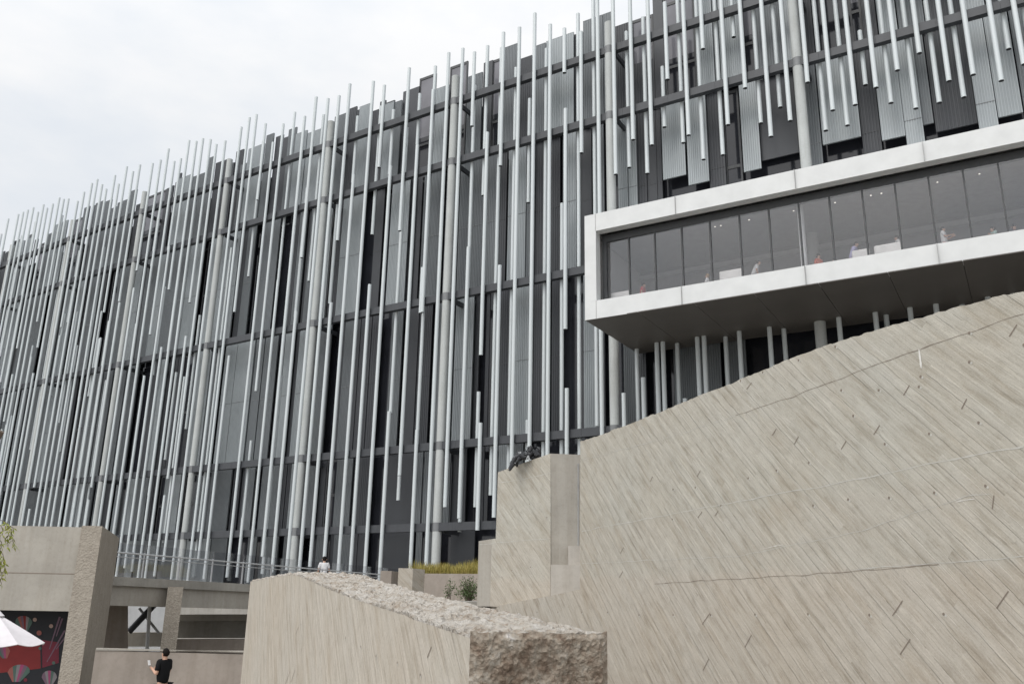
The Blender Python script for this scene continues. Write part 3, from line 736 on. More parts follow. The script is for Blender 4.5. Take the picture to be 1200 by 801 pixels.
def fend(u, v):
    p = Vector((FA.x, FA.y, 0)) + fn*FWID*u
    z_ = -.02 + (ftop(0)+.01+.02)*(v**.45)
    q = Vector((p.x, p.y, z_)); e = min(1, min(u, 1-u)*14, (1-v)*30)
    d = (.032*chip(q, 4.6) + .032*noise.noise(q*2.1) + .020*chip(q + Vector((3,0,0)), 17.0) + .02)*e
    zz = z_ + .028*chip(p + Vector((0, 0, 3)), 7.0)*(1-min(1, (1-v)*8))
    return Vector((p.x, p.y, zz)) - fu*d
mb = MB(); vs, fs = grid(240, 240, fend); mb.add(vs, fs)
mb.build('broken_end', 'split_end', fw_t, base=FM)
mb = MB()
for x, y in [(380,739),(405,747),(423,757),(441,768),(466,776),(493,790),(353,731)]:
    hole_shade(FPn, x, y, .011)
def fslot_shade(p0, p1, w_=.010):  # slot shade painted as a flat dark strip on the parapet
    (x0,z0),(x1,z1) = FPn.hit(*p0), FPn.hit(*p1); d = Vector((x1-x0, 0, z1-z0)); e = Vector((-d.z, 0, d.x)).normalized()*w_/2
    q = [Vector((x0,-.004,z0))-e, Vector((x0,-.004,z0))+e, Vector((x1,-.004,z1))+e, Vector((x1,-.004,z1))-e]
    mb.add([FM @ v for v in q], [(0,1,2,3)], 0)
for p in [((335,800),(340,786)),((341,799),(346,784)),((501,770),(506,757)),((347,742),(350,734))]: fslot_shade(*p)
mb.build('painted_tie_holes', ['joint', 'pale_joint', 'lime'], fw_t, fix=False)

# ------------------------------------------------------------------ stair block between parapet and tall wall
SBP = Plane(at(645, 600, 20.5), -42.0)
sb = empty('stair_block', at(612, 705, 21).xy.to_3d() + Vector((0, 0, TZ-.1)), 'stepped concrete block left of the tall wall, dark tangle on its top', 'block')
o_ = toplocal(SBP, [(561,633.5),(576,631.2),(581,630.5),(583.5,553),(600,547),(622,539),(645,531),(645,712)]); o_.append((o_[0][0], o_[-1][1]))
sm = SBP.matrix()
strip_x = toplocal(SBP, [(576,640)])[0][0]
mb = MB(); mb.prism([(strip_x, o_[-2][1]), (strip_x, o_[1][1])] + o_[2:8], 0, .02, 0, sm)
mb.build('board_face', 'board_pale', sb, base=sm)
# frontal side and body
sx, szt = o_[6]; cpos = sm @ Vector((sx, 0, 0))
rt = at(690, 600, 21.6); rdir = (Vector((rt.x, rt.y, 0)) - Vector((cpos.x, cpos.y, 0)))
rdir.z = 0; cam2 = Vector((cpos.x, cpos.y, 0)).normalized(); fr_dir = Vector((cam2.y, -cam2.x, 0)); fr_dir = (fr_dir + cam2*.12).normalized()
def ringprism(pts, z0, ztops, mi=0):
    k = len(pts); vs = [(p.x, p.y, z0) for p in pts] + [(p.x, p.y, zt) for p, zt in zip(pts, ztops)]
    mb.add(vs, [tuple(reversed(range(k))), tuple(range(k, 2*k))] + [(i, (i+1)%k, k+(i+1)%k, k+i) for i in range(k)], mi)
back = -SBP.n
c0 = Vector((cpos.x, cpos.y, 0)) + back*.022; c1 = c0 + fr_dir*2.3; c2 = c1 + cam2*2.0
l0 = sm @ Vector((o_[3][0], .022, 0)); l1 = l0 + cam2*2.6
mb = MB(); zb = o_[7][1]
for v in (l0, l1): v.z = 0
ringprism([c0, c1, c2, l1, l0], zb, [szt, szt-.02, szt-.02, o_[3][1], o_[3][1]])
ll = sm @ Vector((o_[0][0], .0, 0)); lr = sm @ Vector((strip_x-.001, 0, 0)); ls = sm @ Vector((o_[3][0]+.02, .024, 0))
mb.build('smooth_side', 'conc', sb, base=sm)
mb = MB()
lq = sm @ Vector((o_[2][0]+.05, .024, 0))
ringprism([Vector((ll.x, ll.y, 0)), Vector((lr.x, lr.y, 0)), Vector((lr.x, lr.y, 0)) + back*.024, Vector((lq.x, lq.y, 0)), Vector((lq.x, lq.y, 0))+cam2*1.2, Vector((ll.x, ll.y, 0)) + cam2*1.2], zb, [o_[0][1], o_[1][1], o_[1][1], o_[2][1]-.004, o_[2][1]-.004, o_[0][1]])
mb.build('end_pier', 'conc', sb, base=sm)
# treads of the stair climbing behind
for (xa, ya), (xb, yb), R_s in [((645.5,661),(684,659),19.9), ((666,639),(686,638),20.15)]:
    pa, pb = at(xa, ya, R_s), at(xb, yb, R_s); mb = MB()
    A = Vector((pa.x, pa.y, 0)); Bv = Vector((pb.x, pb.y, 0)); 
    ringprism([A, Bv, Bv + cam2*1.5, A + cam2*1.5], zb, [pa.z]*4); mb.build('step', 'conc_pale', sb)
mb = MB()
for y0, y1, x in ((543,568,677.5),(569,640,677.5)):
    pa, pb = at(x, y0, 20.55), at(x, y1, 20.55); mb.tube(pa, pb, .012, seg=6)
    for yy in (y0, y1): q = at(x, yy, 20.55); mb.tube(q, q + cam2*.35, .012, seg=6)
mb.build('handrail', 'greysteel', sb)
mb = MB()
for py_ in ([(583.5,565),(615,561),(644.5,554)], [(561.5,638),(600,634),(644.5,631)]): strip(SBP, toplocal(SBP, py_), .02, 1)
for x, y in [(600,596),(621,590),(641,606),(600,668),(622,664)]: hole_shade(SBP, x, y, .014)
mb.build('painted_tie_holes', ['joint', 'pale_joint', 'lime'], sb, fix=False)

# tangled dark sculpture lying on the block
rnd = random.Random(5); mb = MB()
tp = lambda x, y, dd=0: at(x, y, 20.95+dd)
spine = [(597,549),(601,541),(604,536),(609,533),(614,536),(618,534),(622,531),(626,529),(631,533),(633,535)]
mb.path([tp(x, y) for x, y in spine], [.035,.045,.06,.075,.07,.07,.06,.06,.05,.02], 7)
for k in range(46):
    x = rnd.uniform(600, 633); f = (x-597)/36; yb_ = 548 - f*13; y = yb_ - rnd.uniform(0, 15)*(1-abs(f-.45)*.9)
    dx, dy = rnd.uniform(-5, 5), rnd.uniform(-4, 5)
    d0, d1 = rnd.uniform(-.15, .35), rnd.uniform(-.15, .35)
    p0, p2 = tp(x, y, d0), tp(x+dx, min(y+dy, yb_+1.5), d1); p1 = (p0+p2)/2 + Vector((rnd.uniform(-.06,.06), rnd.uniform(-.08,.08), rnd.uniform(0,.12)))
    r0 = rnd.uniform(.014, .05); mb.path([p0, p1, p2], [r0, r0*1.1, r0*.5], 6, 1 if k % 9 == 0 else 0)
mb.path([tp(602,543), tp(599,548), tp(596.5,551)], [.05,.035,.03], 7)
tag(mb.build('tangled_sculpture', ['dsteel', 'greysteel'], base=tp(612, 545)), 'black tangled metal sculpture lying on top of the stair block', 'sculpture')

# ------------------------------------------------------------------ planter, grass, shrub, bollard blocks
mb = MB(); A, Bv = at(496, 671.5, 33), at(590, 671, 31.5); zt = A.z
A.z = Bv.z = 0; dirp = (Bv-A).normalized(); nb = Vector((-dirp.y, dirp.x, 0))
ringprism([A, Bv, Bv + nb*.35, A + nb*.35], TZ-.02, [zt]*4)
pl_ = mb.build('planter_wall', 'conc_warm', base=A + Vector((0,0,TZ)))
tag(pl_, 'low concrete planter wall holding back a strip of dry yellow grass', 'planter')
mb = MB(); ringprism([A + nb*.352, Bv + nb*.352, Bv + nb*3.0, A + nb*3.0 - dirp*1.2, A + nb*.352 - dirp*.9], TZ+.004, [zt-.12]*5)
tag(mb.build('planting_soil', 'bark'), kind='structure')
mb = MB(); rnd = random.Random(3)
for k in range(6500):
    u, v = rnd.random(), rnd.random(); p = A - dirp*.9 + dirp*u*((Bv-A).length+.9) + nb*(.4+2.3*v); p.z = zt-.13
    hgt = rnd.uniform(.28, .62)*(1.0 + .35*noise.noise(p*1.3)); a = rnd.uniform(0, 6.28); lean = Vector((math.cos(a), math.sin(a), 0))*rnd.uniform(.03, .22)
    wv = Vector((math.cos(a+1.57), math.sin(a+1.57), 0))*rnd.uniform(.006, .012); q = p + lean*.4 + Vector((0,0,hgt*.6)); t = p + lean + Vector((0,0,hgt))
    mb.add([p-wv, p+wv, q+wv*.8, q-wv*.8, t], [(0,1,2,3),(3,2,4)])
tag(mb.build('grass', 'grass', fix=False), 'dry yellow grass growing above the low planter wall', 'grass', kind='stuff')
def shrub(name, base, hgt, wid, n, seed, label, mats=('shrub', 'bark')):
    rnd = random.Random(seed); e = empty(name, base, label, 'plant'); st = MB(); lf = MB()
    for k in range(n):
        a = rnd.uniform(0, 6.28); r = wid*math.sqrt(rnd.random()); h = hgt*rnd.uniform(.45, 1)*(1-.35*r/wid)
        tip = base + Vector((math.cos(a)*r, math.sin(a)*r, h)); mid = base + Vector((math.cos(a)*r*.35, math.sin(a)*r*.35, h*.55)); root = base + Vector((math.cos(a)*.05, math.sin(a)*.05, 0))
        st.path([root, mid, tip], [.012, .008, .003], 5)
        for j in range(26):
            f = rnd.uniform(.3, 1); c = mid.lerp(tip, (f-.5)*2) if f > .5 else root.lerp(mid, f*2)
            c = c + Vector((rnd.gauss(0,.07), rnd.gauss(0,.07), rnd.gauss(0,.05)))
            d = Vector((rnd.gauss(0,1), rnd.gauss(0,1), rnd.gauss(.2,.7))).normalized(); s_ = d.orthogonal().normalized(); s_.rotate(Matrix.Rotation(rnd.uniform(0,6.28), 3, d))
            l = rnd.uniform(.04, .085); lf.add([c, c + d*l*.5 + s_*l*.26, c + d*l, c + d*l*.5 - s_*l*.26], [(0,1,2,3)])
    st.build('stem', mats[1], e); lf.build('leaves', mats[0], e, fix=False)
    return e
shrub('shrub', at(549, 706, 30.3), 1.05, .5, 44, 2, 'dark green leafy shrub in front of the planter wall')
shrub('shrub', at(526, 704, 31.2), .95, .25, 7, 9, 'thin sparse young shrub with bare stems beside the leafy one')
for k, (x0, x1, x2, yt, R_b, lab) in enumerate([(467,484,498,665.5,31,'pale concrete pier standing left of the planter wall, the larger of two'),(446,459,467,668.5,33.5,'small concrete block standing behind the parapet beside the pale pier')]):
    pa, pb, pc = at(x0, yt, R_b), at(x1, yt, R_b), at(x2, yt-.3, R_b+.9); zt_ = pb.z
    for q in (pa, pb, pc): q.z = 0
    mb = MB(); ringprism([pa, pb, pc, pa + (pc-pb)], TZ-.01, [zt_]*4)
    tag(mb.build('concrete_pier', 'board_pale' if k == 0 else 'conc_warm', base=pb + Vector((0,0,TZ))), lab, 'pier')

# ------------------------------------------------------------------ left side: fin, upper wall, bridge, court
def q2(v): return Vector((v.x, v.y, 0))
fa, fb, fc = at(96, 616, 27.2), at(120, 616, 27), at(139.5, 632, 32.6)
ztf = fb.z; mb = MB()
ringprism([q2(fa), q2(fb), q2(fc), q2(fa) + q2(fc) - q2(fb)], -.02, [ztf]*4)
FD = (q2(fb)-q2(fa)).normalized(); FB = (q2(fc)-q2(fb)).normalized()
o = mb.build('concrete_fin', 'fin', base=q2(fa)); tag(o, 'tall rough hammered concrete fin beside the mural recess', 'pillar')
mb = MB()
A = q2(fa) + FB*.35; Aw = A - FD*9.0
zbw = at(40, 715.5, 27.4).z
ringprism([Aw, A - FD*.003, A - FD*.003 + FB*3.4, Aw + FB*3.4], zbw, [ztf-.02]*4)
uw = mb.build('overhang_wall', 'conc', base=A); tag(uw, 'grey concrete upper wall spanning over the mural recess', 'wall')
mb = MB(); zj = at(50, 671, 27.4).z
mb.hexa([Aw - FB*.004 + Vector((0,0,zj-.012)), A - FB*.004 - FD*.02 + Vector((0,0,zj-.012)), A - FD*.02 + FB*.01 + Vector((0,0,zj-.012)), Aw + FB*.01 + Vector((0,0,zj-.012)),
         Aw - FB*.004 + Vector((0,0,zj+.012)), A - FB*.004 - FD*.02 + Vector((0,0,zj+.012)), A - FD*.02 + FB*.01 + Vector((0,0,zj+.012)), Aw + FB*.01 + Vector((0,0,zj+.012))])
mb.build('joint', 'joint', uw)
# mural recess
mu_az = math.degrees(math.atan2(FD.x, FD.y))
MP = Plane(A + FB*1.3, mu_az + 180)
if MP.u.dot(FD) < 0: MP.u = -MP.u
mm = MP.matrix(); ml = lambda x, y: MP.hit(x, y)
MU = {k: plain('mural_'+k, c, .7) for k, c in dict(black=(.012,.013,.018), red=(.20,.016,.016), crimson=(.15,.014,.03), pink=(.30,.05,.13), green=(.07,.12,.10), grey=(.20,.185,.195), salmon=(.28,.09,.075), mauve=(.15,.09,.125), cream=(.36,.25,.21)).items()}
mk = list(MU)
mb = MB(); xl, xr = ml(-60, 760)[0], ml(86, 760)[0]
mb.box(xl, xr+.3, .003, .12, -.02, zbw-.002, 0, mm)
def mpoly(px, c, lay):
    q = [ml(*p) for p in px]; mb.add([mm @ Vector((x, -.002*lay, zc)) for x, zc in q], [tuple(range(len(q)))], mk.index(c))
mpoly([(-40,752),(48,749),(69,752),(69,776),(45,783),(-40,792)], 'red', 1)
mpoly([(48,749),(69,752),(69,776),(49,782)], 'crimson', 2)
mpoly([(47,745),(49,745),(49.6,783),(47.8,783)], 'black', 3)
def balloon(cx, cy, rx, ry, cols, lay, a0=0):
    k = len(cols); 
    for i in range(k):
        f0, f1 = -1 + 2*i/k, -1 + 2*(i+1)/k
        up = [(cx + rx*(f0 + (f1-f0)*j/4), cy - ry*math.sqrt(max(0, 1-(f0 + (f1-f0)*j/4)**2))) for j in range(5)]
        dn = [(cx + rx*.35*f1, cy + ry*1.25), (cx + rx*.35*f0, cy + ry*1.25)]
        mpoly([(x + (y-cy)*a0, y) for x, y in up + dn], cols[i], lay)
balloon(28, 729, 10, 8, ['green','salmon','mauve','red','grey','green'], 3, .1)
balloon(22, 787, 13, 9, ['salmon','green','grey','pink','mauve','green'], 4, -.25)
balloon(58, 793, 9, 8, ['mauve','grey','pink','green','grey'], 4, 0)
balloon(4, 762, 8, 7, ['green','mauve','pink','salmon'], 4, .2)
for x, y, r, c in [(41,725.5,2.4,'cream'),(60,733,2.4,'cream'),(47,759,1.8,'green'),(63,776,2.0,'green'),(30,796,2.2,'crimson'),(46,741,3,'salmon')]:
    mpoly([(x+r*math.cos(i*.628), y+r*math.sin(i*.628)) for i in range(10)], c, 5)
for a, b_ in [((70,722),(58,760)),((76,738),(55,775)),((73,724),(66,745)),((80,741),(66,760))]:
    mpoly([(a[0]-1, a[1]), (a[0]+1.4, a[1]), (b_[0]+.6, b_[1]), (b_[0]-.5, b_[1])], 'mauve', 4)
tag(mb.build('mural', [MU[k] for k in mk], base=mm, fix=False), 'dark wall painting with red band and striped balloons under the upper wall', 'mural')
# parasol
pc = at(-9, 745, 20.0); pt = at(-4, 718, 20.0); par = empty('parasol', Vector((pc.x, pc.y, 0)), 'white canvas parasol in front of the dark mural', 'parasol')
mb = MB(); rad = (at(55, 750, 20.0) - pc).length; zr, za_ = at(50, 751.5, 20.0).z, pt.z; k = 8; vs = [Vector((pc.x, pc.y, za_))]
rings = 6
for j in range(1, rings+1):
    for i in range(k*6):
        a = 2*math.pi*(i/(k*6)) + .2; f = j/rings; sag = .05*f*abs(math.sin(a_ := (i % 6)/6*math.pi))
        rr = rad*f*(1 - .06*math.sin((i % 6)/6*math.pi)); vs.append(Vector((pc.x + rr*math.cos(a), pc.y + rr*math.sin(a), za_ - (za_-zr)*f**1.05 - sag)))
m_ = k*6; fs = [(0, 1+i, 1+(i+1)%m_) for i in range(m_)]
for j in range(rings-1): fs += [(1+j*m_+i, 1+(j+1)*m_+i, 1+(j+1)*m_+(i+1)%m_, 1+j*m_+(i+1)%m_) for i in range(m_)]
mb.add(vs, fs); cn = mb.build('canopy', 'canvas', par)
sd_ = cn.modifiers.new('thickness', 'SOLIDIFY'); sd_.thickness = .012
mb = MB(); mb.tube(Vector((pc.x, pc.y, za_-.05)), Vector((pc.x, pc.y, za_+.07)), rad*.16, rad*.03, 16); mb.build('vent_cap', 'canvas', par)
mb = MB(); mb.tube(Vector((pc.x, pc.y, 0.05)), Vector((pc.x, pc.y, za_-.02)), .03, seg=12); mb.build('pole', 'wood', par)
mb = MB(); mb.tube(Vector((pc.x, pc.y, 0.0)), Vector((pc.x, pc.y, .09)), .34, .30, 24); mb.build('base', 'conc_grey', par)
for i in range(k):
    a = 2*math.pi*i/k + .2; mb = MB(); mb.tube(Vector((pc.x, pc.y, za_-.06)), Vector((pc.x+rad*.95*math.cos(a), pc.y+rad*.95*math.sin(a), zr-.015)), .011, seg=6); mb.build('rib', 'wood', par)

# court parapet behind the man
c0, c1 = at(112, 761.5, 26.6), at(300, 766.5, 26.0); zp = (c0.z+c1.z)/2
A, Bv = q2(c0), q2(c1); nbk = q2((A+Bv)/2).normalized()
mb = MB(); ringprism([A, Bv, Bv + nbk*.3, A + nbk*.3], -.02, [c0.z, c1.z, c1.z, c0.z])
cpw = mb.build('court_wall', 'conc_warm', base=A); tag(cpw, 'low warm grey concrete wall behind the person in black', 'wall')
mb = MB(); ringprism([A - nbk*.02, Bv - nbk*.02, Bv + nbk*.32, A + nbk*.32], c0.z+.002, [c0.z+.05, c1.z+.05, c1.z+.05, c0.z+.05]); mb.build('coping', 'conc', cpw)

# footbridge
r0, r1 = at(138.5, 675, 34), at(303, 684.6, 38.3)
zd = .5*(r0.z + r1.z); A, Bv = q2(r0), q2(r1); bd = (Bv-A).normalized(); bn = Vector((-bd.y, bd.x, 0)); bn = bn if bn.y > 0 else -bn
Ax, Bx = A - bd*2.5, Bv + bd*10.5
zdA = r0.z; slope = (r1.z-r0.z)/(Bv-A).length
zz_ = lambda p: zdA + slope*(p-A).dot(bd)
br = empty('footbridge', q2(A) + Vector((0,0,zdA-1)), 'concrete footbridge with pale edge beam running towards the facade', 'bridge')
mb = MB(); ringprism([Ax, Bx, Bx + bn*3.2, Ax + bn*3.2], 0, [zz_(Ax), zz_(Bx), zz_(Bx), zz_(Ax)])
for i in range(len(mb.v)):
    if mb.v[i].z == 0: p = mb.v[i]; mb.v[i] = Vector((p.x, p.y, zz_(p) - .30))
mb.build('deck', 'conc_grey', br)
hb = (at(200, 712, 35.5).z - zz_(A + bd*4.2))
mb = MB(); P_, Q_ = Ax + bn*.12, Bx + bn*.12
mb.hexa([P_ + Vector((0,0,zz_(Ax)+hb)), Q_ + Vector((0,0,zz_(Bx)+hb)), Q_ + bn*.5 + Vector((0,0,zz_(Bx)+hb)), P_ + bn*.5 + Vector((0,0,zz_(Ax)+hb)),
         P_ + Vector((0,0,zz_(Ax)-.303)), Q_ + Vector((0,0,zz_(Bx)-.303)), Q_ + bn*.5 + Vector((0,0,zz_(Bx)-.303)), P_ + bn*.5 + Vector((0,0,zz_(Ax)-.303))])
mb.build('edge_beam', 'conc', br)
for back_ in (1.3, 2.3):
    mb = MB(); mb.hexa([p + bn*back_ + Vector((0,0,zz_(p)+dz)) for dz in (hb+.1, -.303) for p in (Ax, Bx, Bx + bn*.4, Ax + bn*.4)]); mb.build('cross_beam', 'conc_grey', br)
# rail
rl = empty('glass_railing', q2(A) + Vector((0,0,zdA)), 'glass railing with steel handrail along the footbridge', 'railing')
x_ = .4; Ln = (Bx-Ax).length; ov = lambda t, z_, k=.06: Ax + bd*t + bn*k + Vector((0,0,zz_(Ax+bd*t)+z_))
while x_ < Ln - 1.6:
    e = x_+1.52; mb = MB(); mb.hexa([ov(x_, .03), ov(e, .03), ov(e, .03, .085), ov(x_, .03, .085), ov(x_, 1.13), ov(e, 1.13), ov(e, 1.13, .085), ov(x_, 1.13, .085)]); mb.build('pane', 'railglass', rl)
    mb = MB(); mb.hexa([ov(x_-.034, .0, .04), ov(x_-.016, .0, .04), ov(x_-.016, .0, .12), ov(x_-.034, .0, .12), ov(x_-.034, .86, .04), ov(x_-.016, .86, .04), ov(x_-.016, .86, .12), ov(x_-.034, .86, .12)]); mb.build('post', 'greysteel', rl)
    x_ = e + .05
mb = MB(); mb.tube(ov(.3, .80, .0), ov(Ln-.4, .80, .0), .026, seg=10); mb.build('handrail', 'steel', rl)
mb = MB(); mb.tube(ov(.3, .66, .03), ov(Ln-.4, .66, .03), .014, seg=8); mb.build('mid_rail', 'steel', rl)
# second fin under the bridge
p0, p1 = at(187.5, 762, 33.0), at(206, 762, 33.0); zt = at(199, 687, 33.0).z
A2, B2_ = q2(p0), q2(p1); dk = q2((A2+B2_)/2).normalized()
mb = MB(); ringprism([A2, B2_, B2_ + dk*3.2, A2 + dk*3.2], -.02, [zt]*4)
tag(mb.build('concrete_fin', 'fin', base=A2), 'short rough concrete fin carrying the footbridge', 'pillar')
# jamb, back wall pieces, brace and pipe seen through the opening under the bridge
und = empty('undercroft_wall', q2(at(170, 760, 40)), 'grey concrete wall panels seen below the footbridge', 'wall')
def slab(xa, xb, y0, y1, R_a, R_b, th_, name, m_, par_):
    pa, pb, pc_, pd = at(xa, y1, R_a), at(xb, y1, R_b), at(xa, y0, R_a), at(xb, y0, R_b); mb = MB()
    k = q2((pa+pb)/2).normalized()*th_
    mb.hexa([pa, pb, pb+k, pa+k, pc_, pd, pd+k, pc_+k]); return mb.build(name, m_, par_)
slab(117, 150, 690, 790, 36.2, 36.4, .5, 'jamb', 'conc_warm', und)
slab(146, 190, 740.5, 757, 38.6, 38.6, .4, 'sill_beam', 'conc', und)
slab(204, 320, 719.5, 727, 39.6, 39.9, .5, 'ledge', 'conc', und)
slab(204, 320, 727.3, 747, 39.8, 40.1, .5, 'panel', 'conc_grey', und)
slab(204, 320, 748.5, 790, 38.8, 39.0, .5, 'dado', 'conc_warm', und)
mb = MB(); mb.tube(at(151, 740, 37.6), at(181, 708, 37.6), .12, seg=8); mb.build('brace', 'dsteel', und)
mb = MB(); mb.tube(at(163, 712, 37.9), at(186, 741, 37.9), .05, seg=8); mb.build('brace', 'greysteel', und)
mb = MB(); mb.tube(at(171.5, 775, 36.9), at(175.5, 707, 36.9), .065, seg=12); tag(mb.build('white_pipe', 'white', base=q2(at(171.5, 775, 36.9))), 'thin white vertical pipe in the opening below the footbridge', 'pipe')

pa, pb = at(138, 760, 45), at(200, 760, 46); mb = MB(); A3, B3_ = q2(pa), q2(pb); k3 = q2((A3+B3_)/2).normalized()
ringprism([A3, B3_, B3_ + k3*.3, A3 + k3*.3], -.02, [at(150, 700, 45).z]*4)  # invented white panel standing in for the bright view through the opening
tag(mb.build('added_white_panel', 'render', base=A3), 'white panel added for the bright view behind the dark brace under the footbridge', 'wall')
# overhanging weeping branches at the left edge
rnd = random.Random(12); tb = at(-75, 640, 15.0); tr = empty('weeping_tree', q2(tb), 'weeping tree, only its yellow green hanging twigs showing at the left edge', 'tree')
mb = MB(); tq = q2(tb); mb.path([tq, tq + Vector((.05,.1,2.0)), tq + Vector((.1,.1,4.2)), tq + Vector((.6,.0,5.2))], [.16,.13,.10,.06], 10)
mb.path([tq + Vector((.1,.1,4.2)), tq + Vector((-.8,.3,5.4))], [.08,.04], 8); mb.build('trunk', 'bark', tr)
tw = MB(); lf = MB()
def strand(x0, y0, x1, y1, n_):
    P0, P1 = at(x0, y0, 15.0 + rnd.uniform(-.3,.3)), at(x1, y1, 15.0 + rnd.uniform(-.3,.3)); prev = P0
    for i in range(1, n_+1):
        f = i/n_; c = P0.lerp(P1, f) + Vector((rnd.gauss(0,.008), rnd.gauss(0,.02), 0)); tw.tube(prev, c, .004, .004, 5); prev = c
        for j in range(3):
            d = Vector((rnd.gauss(0,.8), rnd.gauss(0,.8), -1)).normalized(); s_ = d.orthogonal().normalized(); s_.rotate(Matrix.Rotation(rnd.uniform(0,6.28), 3, d)); l = rnd.uniform(.06,.11)
            lf.add([c, c+d*l*.5+s_*l*.13, c+d*l, c+d*l*.5-s_*l*.13], [(0,1,2,3)])
for a in [(-30,600,4,610,5),(4,610,14,618,4),(12,616,17,640,9),(-2,612,9,640,6),(0,628,2,684,14),(3,648,6,672,8),(-8,600,-6,690,16),(-14,600,-12,680,14),(-22,590,-20,690,14),(8,611,10,630,5)]: strand(*a)
strand(-60, 560, -30, 600, 6); strand(-45, 560, -14, 600, 6)
tw.build('twigs', 'bark', tr); lf.build('leaves', 'willow', tr, fix=False)

# ------------------------------------------------------------------ people
def skin_mesh(name, joints, edges, radii, material, parent, sub=2, root=0):
    me = bpy.data.meshes.new(name); me.from_pydata([Vector(j) for j in joints], edges, []); o = bpy.data.objects.new(name, me); COL.objects.link(o)
    o.modifiers.new('s', 'SKIN'); sk = me.skin_vertices[0].data if me.skin_vertices else None
    if sk is None:
        bpy.context.view_layer.objects.active = o; me.skin_vertices.new() if hasattr(me.skin_vertices, 'new') else None; sk = me.skin_vertices[0].data
    for i, r in enumerate(radii): sk[i].radius = (r, r) if not isinstance(r, tuple) else r
    sk[root].use_root = True
    m2 = o.modifiers.new('d', 'SUBSURF'); m2.levels = m2.render_levels = sub
    bpy.context.view_layer.update(); dg = bpy.context.evaluated_depsgraph_get()
    nm = bpy.data.meshes.new_from_object(o.evaluated_get(dg)); bpy.data.objects.remove(o)
    for p in nm.polygons: p.use_smooth = True
    nm.materials.clear(); nm.materials.append(M[material]); n2 = bpy.data.objects.new(name, nm); COL.objects.link(n2); n2.parent = parent
    return n2
def person(loc, face, label, group=None, shirt='whitecloth', trousers='navy', hair='hair', pose='stand', sit=False, armL=None, armR=None, hgt=1.68, lean=0.0, head_turn=0.0):
    "local frame: +y is forward, x to the person's right; face = world heading angle of forward"
    e = empty('person', loc, label, 'person', group); e.rotation_euler = (0, 0, face)
    k = hgt/1.70; hipz = .92 if not sit else .50; lf_ = lean
    V = lambda x, y, z_: Vector((x*k, y*k, z_*k))
    def tq(z_): return lf_*(z_-hipz)              # forward lean grows with height
    chest = hipz+.36; sh = hipz+.49; nk = hipz+.56; hd = hipz+.64; tp_ = hipz+.76
    J = [V(0,0,hipz), V(0,tq(hipz+.2),hipz+.2), V(0,tq(chest),chest), V(0,tq(nk),nk), V(0,tq(hd)+.015,hd+.005), V(0,tq(tp_)+.02,tp_-.05)]
    Rr = [(.13,.09), (.105,.075), (.125,.085), (.052,.055), (.072,.085), (.065,.078)]
    E = [(0,1),(1,2),(2,3),(3,4),(4,5)]
    def arm(sd, spec):
        s0 = V(sd*.175, tq(sh), sh-.01); el, wr = spec; el = V(sd*el[0], el[1]+tq(sh), sh+el[2]); wr = V(sd*wr[0], wr[1]+tq(sh), sh+wr[2])
        return s0, el, wr
    aL = armL or ((.235,-.03,-.28), (.24,.06,-.52)); aR = armR or ((.235,-.03,-.28), (.24,.06,-.52))
    arms = []
    for sd, sp_ in ((-1, aL), (1, aR)):
        a0, a1, a2 = arm(sd, sp_); i = len(J); J += [a0, a1, a2]; Rr += [.052, .040, .027]; E += [(2,i),(i,i+1),(i+1,i+2)]; arms.append((a0, a1, a2, sd))
    legs = []
    for sd in (-1, 1):
        if sit: pts = [V(sd*.09,.02,hipz-.02), V(sd*.10,.42,hipz+.0), V(sd*.10,.44,.08), V(sd*.10,.58,.035)]
        else: pts = [V(sd*.085,0,hipz-.07), V(sd*.095,.015,.49), V(sd*.10,-.02,.08), V(sd*.11,.13,.035)]
        i = len(J); J += pts; Rr += [.085, .058, .040, .035]; E += [(0,i),(i,i+1),(i+1,i+2),(i+2,i+3)]; legs.append(pts)
    skin_mesh('body', J, E, Rr, 'skin', e, 2)
    # shirt: torso and upper arms
    SJ = [V(0,0,hipz-.08), V(0,tq(hipz+.2),hipz+.2), V(0,tq(chest),chest), V(0,tq(nk),nk-.035)]; SR = [(.185,.14),(.165,.13),(.185,.14),(.078,.078)]; SE = [(0,1),(1,2),(2,3)]
    for a0, a1, a2, sd in arms:
        i = len(SJ); SJ += [a0, a0.lerp(a1, .8)]; SR += [.075, .063]; SE += [(2,i),(i,i+1)]
    skin_mesh('shirt', SJ, SE, SR, shirt, e, 2)
    TJ = [V(0,0,hipz+.02)]; TR = [(.175,.13)]; TE = []
    for pts in legs:
        i = len(TJ); TJ += [pts[0], pts[1], pts[2]]; TR += [.098, .072, .056]; TE += [(0,i),(i,i+1),(i+1,i+2)]
    skin_mesh('trousers', TJ, TE, TR, trousers, e, 2)
    hc = V(0, tq(hd)-.006, hd+.05)
    mb = MB(); k2 = 14; vs = []; 
    for a in range(9):
        ph = math.pi*a/8
        for b in range(k2):
            t_ = 2*math.pi*b/k2; x, y, z_ = math.sin(ph)*math.cos(t_), math.sin(ph)*math.sin(t_), math.cos(ph)
            cut = 1.0
            if y > .25 and z_ < .45: cut = .80                      # leaves the face free
            vs.append(Vector((x*.088*cut, y*.108*cut, z_*.118 if z_ > 0 else z_*.10))*k + hc)
    fs = [(a*k2+b, a*k2+(b+1)%k2, (a+1)*k2+(b+1)%k2, (a+1)*k2+b) for a in range(8) for b in range(k2)]
    mb.add(vs, fs, 0, True); h = mb.build('hair', hair, None); h.parent = e
    # face: nose and eyes; ears
    fm = MB(); fc_ = V(0, tq(hd)+.10, hd+.02)
